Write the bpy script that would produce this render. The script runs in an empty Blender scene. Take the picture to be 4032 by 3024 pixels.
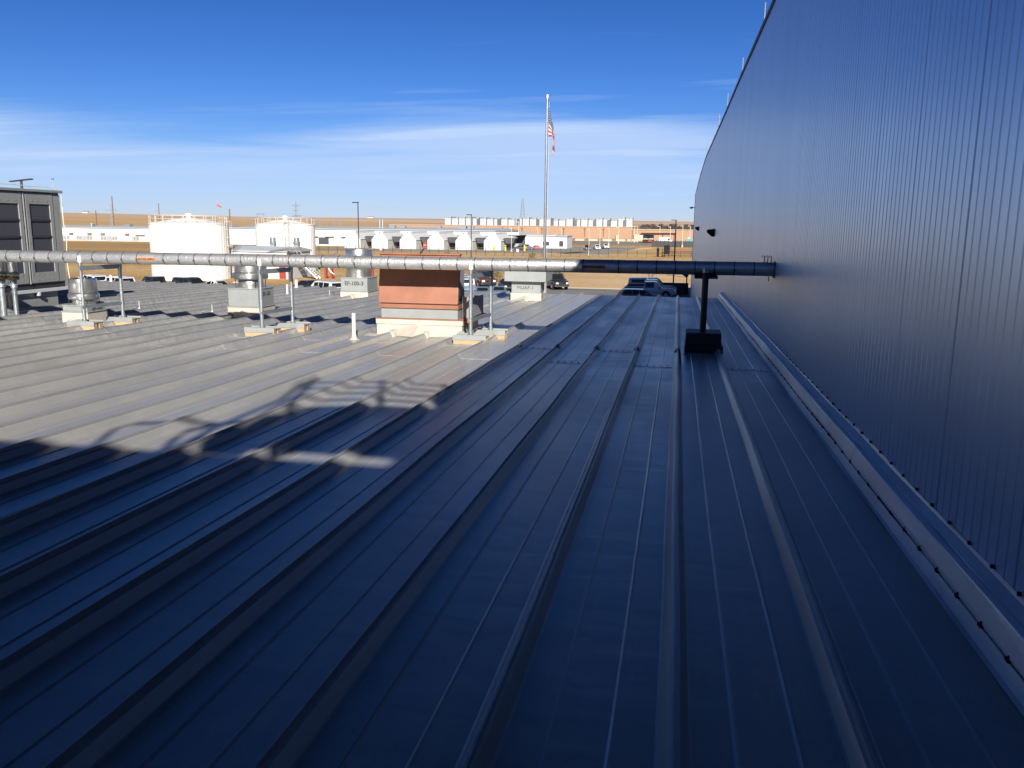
import bpy, bmesh, math, random
from mathutils import Vector, Matrix
random.seed(7)
S = bpy.context.scene
COL = S.collection
R = math.radians

# ------------------------------------------------------------------ camera
H_CAM = 1.58
PITCH, YAW, ROLL = R(10.6735), R(10.9909), 0.011
F_ = Vector((-math.sin(YAW)*math.cos(PITCH), math.cos(YAW)*math.cos(PITCH), -math.sin(PITCH)))
R_ = Vector((math.cos(YAW), math.sin(YAW), 0)); U_ = R_.cross(F_)
R2 = math.cos(ROLL)*R_ + math.sin(ROLL)*U_
U2 = -math.sin(ROLL)*R_ + math.cos(ROLL)*U_
cd = bpy.data.cameras.new("camera"); cam = bpy.data.objects.new("camera", cd); COL.objects.link(cam)
cam.matrix_world = Matrix(((R2.x,U2.x,-F_.x,0),(R2.y,U2.y,-F_.y,0),(R2.z,U2.z,-F_.z,H_CAM),(0,0,0,1)))
cd.sensor_width = 36; cd.lens = 36*3300/4032; cd.clip_start = .05; cd.clip_end = 30000
S.camera = cam

# ------------------------------------------------------------------ sun and sky
SUN = Vector((.62, -1.8, 1.0))                 # towards the sun
EL = math.atan2(SUN.z, math.hypot(SUN.x, SUN.y)); AZ = math.atan2(SUN.x, SUN.y)
sd = bpy.data.lights.new("sun", 'SUN'); sd.energy = 5.0; sd.angle = R(.53); sd.color = (1, .95, .87)
so = bpy.data.objects.new("sun", sd); COL.objects.link(so)
so.rotation_euler = SUN.to_track_quat('Z', 'Y').to_euler()

def N(nt, t, **k):
    n = nt.nodes.new(t)
    for a, b in k.items():
        if a.startswith('i_'):
            n.inputs[a[2:].replace('_', ' ')].default_value = b
        else: setattr(n, a, b)
    return n
def ramp(nt, fac, stops, interp='LINEAR'):
    n = nt.nodes.new('ShaderNodeValToRGB'); n.color_ramp.interpolation = interp
    e = n.color_ramp.elements
    while len(e) < len(stops): e.new(.5)
    for q, (p, c) in zip(e, stops):
        q.position = p; q.color = (c[0], c[1], c[2], 1) if hasattr(c, '__len__') else (c, c, c, 1)
    nt.links.new(fac, n.inputs[0]); return n.outputs[0]
def math_(nt, op, a, b=None, c=None, clamp=False):
    n = nt.nodes.new('ShaderNodeMath'); n.operation = op; n.use_clamp = clamp
    for i, v in enumerate((a, b, c)):
        if v is None: continue
        if isinstance(v, (int, float)): n.inputs[i].default_value = v
        else: nt.links.new(v, n.inputs[i])
    return n.outputs[0]
def mixc(nt, f, a, b, mode='MIX'):
    n = nt.nodes.new('ShaderNodeMix'); n.data_type = 'RGBA'; n.blend_type = mode
    for i, v in ((0, f), (6, a), (7, b)):
        if isinstance(v, (int, float)): n.inputs[i].default_value = v
        elif isinstance(v, tuple): n.inputs[i].default_value = (*v, 1)
        else: nt.links.new(v, n.inputs[i])
    return n.outputs[2]

W = bpy.data.worlds.new("World"); S.world = W; W.use_nodes = True
nt = W.node_tree; nt.nodes.clear(); L = nt.links.new
sky = N(nt, 'ShaderNodeTexSky', sky_type='NISHITA', sun_disc=False, sun_elevation=EL, sun_rotation=AZ,
        altitude=1800, air_density=1.0, dust_density=.7, ozone_density=3.0)
hs = N(nt, 'ShaderNodeHueSaturation'); hs.inputs['Saturation'].default_value = 1.22
L(sky.outputs[0], hs.inputs['Color'])
tc = N(nt, 'ShaderNodeTexCoord'); sp = N(nt, 'ShaderNodeSeparateXYZ'); L(tc.outputs['Generated'], sp.inputs[0])
zz = math_(nt, 'ADD', math_(nt, 'MAXIMUM', sp.outputs[2], 0), .045)
cb = N(nt, 'ShaderNodeCombineXYZ')
L(math_(nt, 'DIVIDE', sp.outputs[0], zz), cb.inputs[0]); L(math_(nt, 'DIVIDE', sp.outputs[1], zz), cb.inputs[1])
mp = N(nt, 'ShaderNodeMapping'); mp.inputs['Rotation'].default_value = (0, 0, R(-25)); mp.inputs['Scale'].default_value = (.13, .30, 1)
L(cb.outputs[0], mp.inputs[0])
n1 = N(nt, 'ShaderNodeTexNoise', i_Scale=1.7, i_Detail=8, i_Roughness=.6, i_Distortion=.8); L(mp.outputs[0], n1.inputs['Vector'])
n2 = N(nt, 'ShaderNodeTexNoise', i_Scale=.55, i_Detail=2); L(mp.outputs[0], n2.inputs['Vector'])
# cirrus bank low over the horizon: its upper edge wanders with the noise
edge = math_(nt, 'ADD', sp.outputs[2], math_(nt, 'MULTIPLY', math_(nt, 'SUBTRACT', n1.outputs[0], .5), -.11))
edge = math_(nt, 'ADD', edge, math_(nt, 'MULTIPLY', math_(nt, 'SUBTRACT', n2.outputs[0], .5), -.04))
dip = math_(nt, 'COSINE', math_(nt, 'MULTIPLY', math_(nt, 'ADD', sp.outputs[0], .53), 9.0))
edge = math_(nt, 'ADD', edge, math_(nt, 'MULTIPLY', math_(nt, 'SUBTRACT', dip, 1.0), .018))
bank = N(nt, 'ShaderNodeMapRange', interpolation_type='SMOOTHSTEP'); bank.inputs[1].default_value = .112; bank.inputs[2].default_value = .056
L(edge, bank.inputs[0])
lowf = N(nt, 'ShaderNodeMapRange', interpolation_type='SMOOTHSTEP'); lowf.inputs[1].default_value = .0; lowf.inputs[2].default_value = .075
lowf.inputs[3].default_value = .45; L(sp.outputs[2], lowf.inputs[0])
dens = math_(nt, 'MULTIPLY', math_(nt, 'MULTIPLY', bank.outputs[0], lowf.outputs[0]), ramp(nt, n1.outputs[0], [(.30, .70), (.58, 1)]))
# few thin wisps higher up
mp2 = N(nt, 'ShaderNodeMapping'); mp2.inputs['Rotation'].default_value = (0, 0, R(28)); mp2.inputs['Scale'].default_value = (.5, 1.9, 1)
L(cb.outputs[0], mp2.inputs[0])
n3 = N(nt, 'ShaderNodeTexNoise', i_Scale=.62, i_Detail=5, i_Roughness=.5); L(mp2.outputs[0], n3.inputs['Vector'])
hi = N(nt, 'ShaderNodeMapRange', interpolation_type='SMOOTHSTEP'); hi.inputs[1].default_value = .24; hi.inputs[2].default_value = .16; L(sp.outputs[2], hi.inputs[0])
wisp = math_(nt, 'MULTIPLY', ramp(nt, n3.outputs[0], [(.54, 0), (.72, .5)]), hi.outputs[0])
cl = math_(nt, 'ADD', math_(nt, 'MULTIPLY', dens, .86), wisp, clamp=True)
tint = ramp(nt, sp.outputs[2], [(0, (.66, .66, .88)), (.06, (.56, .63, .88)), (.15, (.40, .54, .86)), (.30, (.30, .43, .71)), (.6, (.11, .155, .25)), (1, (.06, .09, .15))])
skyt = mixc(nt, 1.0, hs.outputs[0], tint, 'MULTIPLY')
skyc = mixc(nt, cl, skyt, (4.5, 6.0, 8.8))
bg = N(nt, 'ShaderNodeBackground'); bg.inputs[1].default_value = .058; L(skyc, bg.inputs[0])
out = N(nt, 'ShaderNodeOutputWorld'); L(bg.outputs[0], out.inputs[0])
S.view_settings.view_transform = 'Standard'; S.view_settings.look = 'None'; S.view_settings.gamma = 1
S.view_settings.use_curve_mapping = False; S.view_settings.exposure = 0.95

# ------------------------------------------------------------------ materials
def pm(name, col, rough=.6, metal=0., spec=.5, var=0., vscale=3., bump=0., bscale=20., stretch=(1, 1, 1), coat=0.):
    m = bpy.data.materials.new(name); m.use_nodes = True; t = m.node_tree; p = t.nodes['Principled BSDF']
    p.inputs['Roughness'].default_value = rough; p.inputs['Metallic'].default_value = metal
    p.inputs['Specular IOR Level'].default_value = spec; p.inputs['Coat Weight'].default_value = coat
    p.inputs['Base Color'].default_value = (*col, 1)
    if var or bump:
        tcn = t.nodes.new('ShaderNodeTexCoord'); mm = t.nodes.new('ShaderNodeMapping'); mm.inputs['Scale'].default_value = stretch
        t.links.new(tcn.outputs['Object'], mm.inputs[0])
    if var:
        n = N(t, 'ShaderNodeTexNoise', i_Scale=vscale, i_Detail=6, i_Roughness=.6); t.links.new(mm.outputs[0], n.inputs['Vector'])
        lo = tuple(c*(1-var) for c in col); hi_ = tuple(min(1, c*(1+var)) for c in col)
        t.links.new(ramp(t, n.outputs[0], [(.32, lo), (.68, hi_)]), p.inputs['Base Color'])
    if bump:
        n = N(t, 'ShaderNodeTexNoise', i_Scale=bscale, i_Detail=3); t.links.new(mm.outputs[0], n.inputs['Vector'])
        b = N(t, 'ShaderNodeBump'); b.inputs['Strength'].default_value = bump; b.inputs['Distance'].default_value = .02
        t.links.new(n.outputs[0], b.inputs['Height']); t.links.new(b.outputs[0], p.inputs['Normal'])
    return m
M = {}
M['galv'] = pm('galvanised steel', (.36, .39, .41), .38, .75, var=.15, vscale=9)
M['chill'] = pm('pale unit sheet', (.36, .37, .38), .6, var=.06)
M['galvpaint'] = pm('pale galvanised sheet', (.26, .275, .27), .45, .2, var=.08, vscale=4)
M['alum'] = pm('spun aluminium', (.52, .52, .50), .30, .9, var=.10, vscale=5)
M['membrane'] = pm('cream roof membrane', (.40, .365, .315), .7, var=.08, vscale=5, bump=.3, bscale=9)
M['pvc'] = pm('white pvc', (.55, .53, .50), .5)
M['wood'] = pm('weathered lumber', (.36, .25, .15), .8, var=.2, vscale=8, stretch=(1, 6, 6))
M['terracotta'] = pm('terracotta painted sheet', (.255, .105, .062), .5, 0, var=.2, vscale=1.6)
M['hvac'] = pm('grey cabinet paint', (.215, .22, .215), .5, 0, var=.06, vscale=2)
M['louver'] = pm('dark filter screen', (.045, .048, .06), .6)
M['darksteel'] = pm('dark steel', (.035, .035, .04), .55, .2)
M['black'] = pm('black rubber', (.014, .014, .016), .8, 0, .15)
M['stencil'] = pm('stencil ink', (.055, .055, .06), .8)
M['orange'] = pm('orange label', (.50, .21, .07), .6)
M['brass'] = pm('oxidised brass', (.22, .15, .08), .5, .5, var=.4, vscale=20)
M['tank'] = pm('white tank paint', (.70, .70, .69), .45, var=.02, vscale=.6)
M['white'] = pm('white building sheet', (.50, .50, .49), .6, var=.03, vscale=.4)
M['cream'] = pm('cream rail paint', (.45, .41, .34), .5)
M['roofgrey'] = pm('grey roof sheet', (.33, .36, .39), .6, var=.06, vscale=.1)
M['wallgrey'] = pm('pale grey sheet', (.27, .285, .305), .6)
M['tan'] = pm('tan precast wall', (.30, .185, .12), .85, var=.05, vscale=.05)
M['tandark'] = pm('brown base course', (.17, .095, .065), .85)
M['concrete'] = pm('pale concrete', (.40, .34, .26), .85, var=.08, vscale=1)
M['red'] = pm('red door paint', (.26, .035, .02), .5)
M['brownroof'] = pm('dark brown fascia', (.035, .02, .017), .8, 0, .2)
M['polewood'] = pm('utility pole timber', (.16, .09, .06), .85, var=.2)
M['tower'] = pm('weathered lattice steel', (.22, .26, .30), .6, .3)
M['bark'] = pm('dry twigs', (.16, .11, .07), .9)
M['leafdry'] = pm('dry brush leaves', (.15, .12, .055), .85, var=.3, vscale=3)
M['leafgreen'] = pm('juniper leaves', (.07, .09, .035), .85, var=.3, vscale=3)
M['leaffar'] = pm('bare winter crowns', (.075, .062, .062), .9, var=.2, vscale=.05)
M['glass'] = pm('tinted glass', (.010, .012, .014), .12, 0, .3)
M['tyre'] = pm('tyre rubber', (.018, .018, .018), .8)
M['rim'] = pm('alloy rim', (.5, .5, .5), .3, .8)
M['chrome'] = pm('chrome trim', (.6, .6, .62), .15, 1)
M['headlight'] = pm('headlight glass', (.75, .75, .72), .15)
M['taillight'] = pm('tail light red', (.4, .02, .01), .3)
M['asphalt'] = pm('asphalt', (.13, .125, .12), .9, var=.2, vscale=.15)
M['asphaltfar'] = pm('grey yard paving', (.17, .155, .145), .9, var=.12, vscale=.05)
M['kerb'] = pm('kerb concrete', (.27, .235, .19), .85)
M['flagred'] = pm('flag red', (.42, .03, .05), .7)
M['sock'] = pm('windsock orange', (.55, .08, .035), .6)
M['yellow'] = pm('bollard yellow', (.75, .52, .05), .6)
M['teal'] = pm('teal plastic', (.02, .30, .30), .6)

def roof_mat():
    m = bpy.data.materials.new('grey painted roof sheet'); m.use_nodes = True; t = m.node_tree; p = t.nodes['Principled BSDF']
    l = t.links.new; tcn = t.nodes.new('ShaderNodeTexCoord')
    a = t.nodes.new('ShaderNodeMapping'); a.inputs['Scale'].default_value = (1.2, .35, 1); l(tcn.outputs['Object'], a.inputs[0])
    n = N(t, 'ShaderNodeTexNoise', i_Scale=1.3, i_Detail=8, i_Roughness=.65); l(a.outputs[0], n.inputs['Vector'])
    c = ramp(t, n.outputs[0], [(.3, (.235, .236, .236)), (.7, (.295, .293, .285))])
    # thin dusty streaks along the fall of the roof
    b = t.nodes.new('ShaderNodeMapping'); b.inputs['Scale'].default_value = (16, .25, 1); l(tcn.outputs['Object'], b.inputs[0])
    n2 = N(t, 'ShaderNodeTexNoise', i_Scale=1.5, i_Detail=5, i_Roughness=.6); l(b.outputs[0], n2.inputs['Vector'])
    c = mixc(t, ramp(t, n2.outputs[0], [(.5, 0), (.8, .28)]), c, (.37, .355, .33))
    n4 = N(t, 'ShaderNodeTexNoise', i_Scale=55, i_Detail=2); l(tcn.outputs['Object'], n4.inputs['Vector'])
    c = mixc(t, ramp(t, n4.outputs[0], [(.66, 0), (.74, .35)]), c, (.16, .15, .14))
    w1 = N(t, 'ShaderNodeTexNoise', i_Scale=2.1, i_Detail=9, i_Roughness=.72, i_Distortion=1.2); l(a.outputs[0], w1.inputs['Vector'])
    c = mixc(t, ramp(t, w1.outputs[0], [(.53, 0), (.58, .22), (.62, .05), (.75, .25)]), c, (.40, .39, .37))
    w2 = N(t, 'ShaderNodeTexNoise', i_Scale=.5, i_Detail=4); l(tcn.outputs['Object'], w2.inputs['Vector'])
    c = mixc(t, ramp(t, w2.outputs[0], [(.40, .30), (.55, 0)]), c, (.21, .21, .21))
    l(c, p.inputs['Base Color'])
    p.inputs['Metallic'].default_value = .12; p.inputs['Specular IOR Level'].default_value = .85
    l(ramp(t, n.outputs[0], [(.3, .28), (.7, .40)]), p.inputs['Roughness'])
    # oil-canning: short ripples across the pans, stronger on the far sheets
    g = t.nodes.new('ShaderNodeMapping'); g.inputs['Scale'].default_value = (1.3, 5.0, 1); l(tcn.outputs['Object'], g.inputs[0])
    n3 = N(t, 'ShaderNodeTexNoise', i_Scale=1.15, i_Detail=2.5, i_Roughness=.5, i_Distortion=.3); l(g.outputs[0], n3.inputs['Vector'])
    s = t.nodes.new('ShaderNodeSeparateXYZ'); l(tcn.outputs['Object'], s.inputs[0])
    far = N(t, 'ShaderNodeMapRange'); far.inputs[1].default_value = 9; far.inputs[2].default_value = 13.5
    far.inputs[3].default_value = .15; far.inputs[4].default_value = 1.0; l(s.outputs[1], far.inputs[0])
    bp = N(t, 'ShaderNodeBump'); bp.inputs['Distance'].default_value = .022
    l(far.outputs[0], bp.inputs['Strength']); l(n3.outputs[0], bp.inputs['Height']); l(bp.outputs[0], p.inputs['Normal'])
    return m
M['roof'] = roof_mat()
def wall_mat():
    m = bpy.data.materials.new('metallic grey wall sheet'); m.use_nodes = True; t = m.node_tree; p = t.nodes['Principled BSDF']
    l = t.links.new; tcn = t.nodes.new('ShaderNodeTexCoord')
    s = t.nodes.new('ShaderNodeSeparateXYZ'); l(tcn.outputs['Object'], s.inputs[0])
    k = math_(t, 'FLOOR', math_(t, 'DIVIDE', s.outputs[1], 1.08))
    wn = t.nodes.new('ShaderNodeTexWhiteNoise'); wn.noise_dimensions = '1D'; l(k, wn.inputs['W'])
    c = ramp(t, wn.outputs[0], [(0, (.37, .485, .65)), (1, (.40, .52, .69))])
    a = t.nodes.new('ShaderNodeMapping'); a.inputs['Scale'].default_value = (1, 1, .25); l(tcn.outputs['Object'], a.inputs[0])
    n = N(t, 'ShaderNodeTexNoise', i_Scale=2.2, i_Detail=7, i_Roughness=.65); l(a.outputs[0], n.inputs['Vector'])
    c = mixc(t, ramp(t, n.outputs[0], [(.45, 0), (.8, .15)]), c, (.40, .48, .58))
    l(c, p.inputs['Base Color'])
    p.inputs['Metallic'].default_value = .55
    l(ramp(t, n.outputs[0], [(.3, .31), (.7, .35)]), p.inputs['Roughness'])
    b = N(t, 'ShaderNodeBump'); b.inputs['Strength'].default_value = .035; b.inputs['Distance'].default_value = .01
    a5 = t.nodes.new('ShaderNodeMapping'); a5.inputs['Scale'].default_value = (1, 1, .12); l(tcn.outputs['Object'], a5.inputs[0])
    n5 = N(t, 'ShaderNodeTexNoise', i_Scale=1.0, i_Detail=2); l(a5.outputs[0], n5.inputs['Vector'])
    l(n5.outputs[0], b.inputs['Height']); l(b.outputs[0], p.inputs['Normal'])
    return m
M['wall'] = wall_mat()
M['flash'] = pm('pale trim metal', (.58, .59, .62), .42, .3, var=.14, vscale=2.5, bump=.15, bscale=6, stretch=(1, .4, 1))
M['bandm'] = pm('dull band steel', (.10, .10, .11), .5, .6)
M['jacket'] = pm('embossed aluminium jacket', (.62, .62, .615), .42, .85, var=.08, vscale=6, bump=.42, bscale=24)
def field_mat():
    m = bpy.data.materials.new('dry prairie grass'); m.use_nodes = True; t = m.node_tree; p = t.nodes['Principled BSDF']
    l = t.links.new; tcn = t.nodes.new('ShaderNodeTexCoord')
    def noi(sc, st, d=6, ro=.6):
        a = t.nodes.new('ShaderNodeMapping'); a.inputs['Scale'].default_value = st; l(tcn.outputs['Object'], a.inputs[0])
        n = N(t, 'ShaderNodeTexNoise', i_Scale=sc, i_Detail=d, i_Roughness=ro); l(a.outputs[0], n.inputs['Vector']); return n.outputs[0]
    c = ramp(t, noi(.02, (.35, 1.6, 1)), [(.30, (.29, .17, .072)), (.48, (.46, .30, .13)), (.70, (.56, .40, .205))])
    c = mixc(t, ramp(t, noi(.5, (1, 1, 1), 8, .75), [(.40, .55), (.62, 0)]), c, (.20, .13, .065))
    s = t.nodes.new('ShaderNodeSeparateXYZ'); l(tcn.outputs['Object'], s.inputs[0])
    # ploughed / greener strips in the field on the left
    yy = math_(t, 'ADD', s.outputs[1], math_(t, 'MULTIPLY', noi(.03, (.4, 1, 1), 3), 22))
    st = ramp(t, math_(t, 'DIVIDE', yy, 400), [(.365, 0), (.40, .75), (.52, .75), (.56, 0), (.58, 0), (.63, .6), (.70, .6), (.74, 0)])
    left = N(t, 'ShaderNodeMapRange'); left.inputs[1].default_value = -75; left.inputs[2].default_value = -100; l(s.outputs[0], left.inputs[0])
    c = mixc(t, math_(t, 'MULTIPLY', st, left.outputs[0]), c, (.20, .13, .07))
    # bare pale dirt near the car park on the right
    dr = N(t, 'ShaderNodeMapRange'); dr.inputs[1].default_value = -30; dr.inputs[2].default_value = -10; l(s.outputs[0], dr.inputs[0])
    dy = N(t, 'ShaderNodeMapRange'); dy.inputs[1].default_value = 190; dy.inputs[2].default_value = 150; l(s.outputs[1], dy.inputs[0])
    dn = math_(t, 'MULTIPLY', math_(t, 'MULTIPLY', dr.outputs[0], dy.outputs[0]), ramp(t, noi(.09, (.5, 1, 1), 5), [(.35, .45), (.6, 1)]))
    c = mixc(t, dn, c, (.50, .36, .22))
    # distant hills are browner and duller
    hf = N(t, 'ShaderNodeMapRange'); hf.inputs[1].default_value = 700; hf.inputs[2].default_value = 2300; l(s.outputs[1], hf.inputs[0])
    hc = ramp(t, noi(.0022, (.35, 1.5, 1), 5), [(.35, (.34, .235, .18)), (.5, (.42, .30, .215)), (.65, (.47, .345, .235))])
    c = mixc(t, hf.outputs[0], c, hc)
    l(c, p.inputs['Base Color']); p.inputs['Roughness'].default_value = .95; p.inputs['Specular IOR Level'].default_value = .1
    b = N(t, 'ShaderNodeBump'); b.inputs['Strength'].default_value = .6; b.inputs['Distance'].default_value = .5
    l(noi(1.3, (1, 1, 1), 6, .7), b.inputs['Height']); l(b.outputs[0], p.inputs['Normal'])
    return m
M['field'] = field_mat()
def paint(name, col, rough=.3): return pm(name, col, rough, 0, .6, coat=.6)
CAR = dict(silver=paint('silver blue car paint', (.46, .50, .55)), white=paint('white car paint', (.5, .5, .5)),
           black=paint('black car paint', (.02, .02, .024)), maroon=paint('maroon car paint', (.085, .035, .03)),
           blue=paint('blue grey car paint', (.10, .16, .22)), grey=paint('grey car paint', (.07, .07, .085)), red=paint('red car paint', (.35, .03, .04)))

# ------------------------------------------------------------------ mesh helpers
class MB:
    def __init__(s, o=(0, 0, 0)): s.v = []; s.f = []; s.o = Vector(o)
    def add(s, vs, fs):
        b = len(s.v); s.v += [tuple(Vector(v)-s.o) for v in vs]; s.f += [tuple(b+i for i in f) for f in fs]; return s
    def box(s, x0, x1, y0, y1, z0, z1):
        return s.add([(x0,y0,z0),(x1,y0,z0),(x1,y1,z0),(x0,y1,z0),(x0,y0,z1),(x1,y0,z1),(x1,y1,z1),(x0,y1,z1)],
                     [(0,3,2,1),(4,5,6,7),(0,1,5,4),(1,2,6,5),(2,3,7,6),(3,0,4,7)])
    def prism(s, poly, axis, a, b):
        """poly of 2D points extruded along axis from a to b"""
        n = len(poly)
        def P(u, v, w): return {'x': (w, u, v), 'y': (u, w, v), 'z': (u, v, w)}[axis]
        vs = [P(u, v, a) for u, v in poly]+[P(u, v, b) for u, v in poly]
        return s.add(vs, [tuple(range(n))[::-1], tuple(range(n, 2*n))]+[(i, (i+1) % n, n+(i+1) % n, n+i) for i in range(n)])
    def tube(s, pts, r, n=8, r1=None):
        pts = [Vector(p) for p in pts]; k = len(pts); base = len(s.v); vs = []
        for i, p in enumerate(pts):
            d = (pts[min(i+1, k-1)]-pts[max(i-1, 0)]).normalized()
            a = Vector((0, 0, 1)) if abs(d.z) < .9 else Vector((1, 0, 0))
            u = d.cross(a).normalized(); w = d.cross(u)
            rr = r if r1 is None else r+(r1-r)*i/(k-1)
            vs += [p+rr*(math.cos(2*math.pi*j/n)*u+math.sin(2*math.pi*j/n)*w) for j in range(n)]
        fs = [(i*n+j, i*n+(j+1) % n, (i+1)*n+(j+1) % n, (i+1)*n+j) for i in range(k-1) for j in range(n)]
        fs += [tuple(range(n))[::-1], tuple((k-1)*n+j for j in range(n))]
        return s.add(vs, fs)
    def lathe(s, prof, c, n=24):
        """prof [(r,z)] turned about vertical axis through c"""
        c = Vector(c); vs = []; k = len(prof)
        for r, z in prof:
            vs += [c+Vector((r*math.cos(2*math.pi*j/n), r*math.sin(2*math.pi*j/n), z)) for j in range(n)]
        fs = [(i*n+j, i*n+(j+1) % n, (i+1)*n+(j+1) % n, (i+1)*n+j) for i in range(k-1) for j in range(n)]
        fs += [tuple(range(n))[::-1], tuple((k-1)*n+j for j in range(n))]
        return s.add(vs, fs)
    def quad(s, *p): return s.add(p, [tuple(range(len(p)))])
    def build(s, name, mat, parent=None, smooth=False, bevel=0., recalc=True):
        me = bpy.data.meshes.new(name); me.from_pydata(s.v, [], s.f); me.update()
        if recalc:
            bm = bmesh.new(); bm.from_mesh(me); bmesh.ops.recalc_face_normals(bm, faces=bm.faces); bm.to_mesh(me); bm.free()
        if mat: me.materials.append(mat)
        o = bpy.data.objects.new(name, me); COL.objects.link(o)
        if parent: o.parent = parent
        if smooth:
            me.polygons.foreach_set('use_smooth', [True]*len(me.polygons)); me.set_sharp_from_angle(angle=R(38))
        if bevel:
            b = o.modifiers.new('bevel', 'BEVEL'); b.width = bevel; b.segments = 2; b.limit_method = 'ANGLE'
        return o
def tag(o, label=None, cat=None, group=None, kind=None):
    if label: o['label'] = label
    if cat: o['category'] = cat
    if group: o['group'] = group
    if kind: o['kind'] = kind
    return o
def thing(name, label, cat, loc=(0, 0, 0), rz=0, group=None):
    o = bpy.data.objects.new(name, None); COL.objects.link(o); o.location = loc; o.rotation_euler = (0, 0, rz)
    o.empty_display_size = .2
    return tag(o, label, cat, group)
def dup(o, loc=None, rz=None, label=None, parent=None, top=True):
    c = o.copy(); COL.objects.link(c)
    if parent is not None: c.parent = parent
    if loc is not None: c.location = loc
    if rz is not None: c.rotation_euler = (0, 0, rz)
    if label: c['label'] = label
    for ch in [q for q in bpy.data.objects if q.parent == o]: dup(ch, parent=c)
    return c
def text(s, size, mat, parent, loc, rot, name='lettering', depth=.002, bold=0.):
    cu = bpy.data.curves.new(name, 'FONT'); cu.body = s; cu.size = size; cu.extrude = depth; cu.offset = bold
    cu.align_x = 'CENTER'; cu.align_y = 'CENTER'
    t = bpy.data.objects.new('tmp', cu); COL.objects.link(t)
    me = bpy.data.meshes.new_from_object(t.evaluated_get(bpy.context.evaluated_depsgraph_get()))
    bpy.data.objects.remove(t); bpy.data.curves.remove(cu)
    me.materials.clear(); me.materials.append(mat)
    o = bpy.data.objects.new(name, me); COL.objects.link(o); o.parent = parent; o.location = loc; o.rotation_euler = rot
    return o

GZ = -6.1
SL = math.tan(R(1.15))
def rz_(y): return -SL*y
XW = 1.42          # plane of the tall grey wall
EAVE = 26.5

# ------------------------------------------------------------------ ground
def ridge(az):      # elevation angle of the far ridge seen from the roof
    return R(.385+.09*max(0, min(1, (az-R(20))/R(25))) + .018*math.sin(az*9+1)+.010*math.sin(az*23))
def terrain(x, y):
    r = math.hypot(x, y)
    if r < 620: return GZ
    az = math.atan2(-x, y)
    top = H_CAM+3300*math.tan(ridge(az)); t = min(1, (r-620)/(3300-620)); t2 = t*t*(3-2*t)
    z = GZ+(top-GZ)*t2+ 2.6*math.sin(x*.0031+1)*math.sin(y*.0042)*math.sin(math.pi*t)
    if r > 3300: z = top-(r-3300)*.02
    return z
rad = [0, 60, 120, 200, 300, 400, 500, 620]+[620+i*90 for i in range(1, 30)]+[3300, 3500, 4200, 5500, 8000, 14000]
seg = 180; gv = []; gf = []
for r in rad:
    for j in range(seg):
        a = 2*math.pi*j/seg; x, y = r*math.cos(a), r*math.sin(a); gv.append((x, y, terrain(x, y) if r < 5000 else GZ-60))
for i in range(len(rad)-1):
    for j in range(seg):
        gf.append((i*seg+j, i*seg+(j+1) % seg, (i+1)*seg+(j+1) % seg, (i+1)*seg+j))
gm = MB(); gm.v = gv; gm.f = gf
o = gm.build('ground', M['field'], smooth=True, recalc=False); tag(o, kind='structure')
bm = bmesh.new(); bm.from_mesh(o.data); bmesh.ops.remove_doubles(bm, verts=bm.verts, dist=.01)
bmesh.ops.recalc_face_normals(bm, faces=bm.faces)
if bm.faces[len(bm.faces)//2].normal.z < 0: bmesh.ops.reverse_faces(bm, faces=bm.faces)
bm.to_mesh(o.data); bm.free()
def sheet(name, pts, dz, mat):
    o = MB().quad(*[(x, y, GZ+dz) for x, y in pts]).build(name, mat, recalc=False); tag(o, kind='structure'); return o
sheet('parking_lot', [(-110, 28), (30, 28), (30, 106), (-30, 106), (-34, 94), (-110, 91)], .012, M['asphalt'])
k = MB().box(-30, 1.3, 106, 106.35, GZ, GZ+.15).build('kerb', M['kerb'], bevel=.02); tag(k, kind='structure')
sheet('yard_road', [(-112, 243), (-20, 243), (-20, 263), (-112, 262)], .012, M['asphaltfar'])
sheet('yard_paving', [(-60, 263.1), (-18, 263.1), (-14, 330), (-60, 330)], .016, M['asphaltfar'])
sheet('access_road', [(-66, 375), (20, 375), (20, 470), (-66, 470)], .012, M['asphaltfar'])
sheet('dirt_track', [(-38, 238), (-10.5, 330), (-7.5, 330), (-33, 238)], .012, pm('pale dirt track', (.66, .50, .30), .95))

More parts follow.
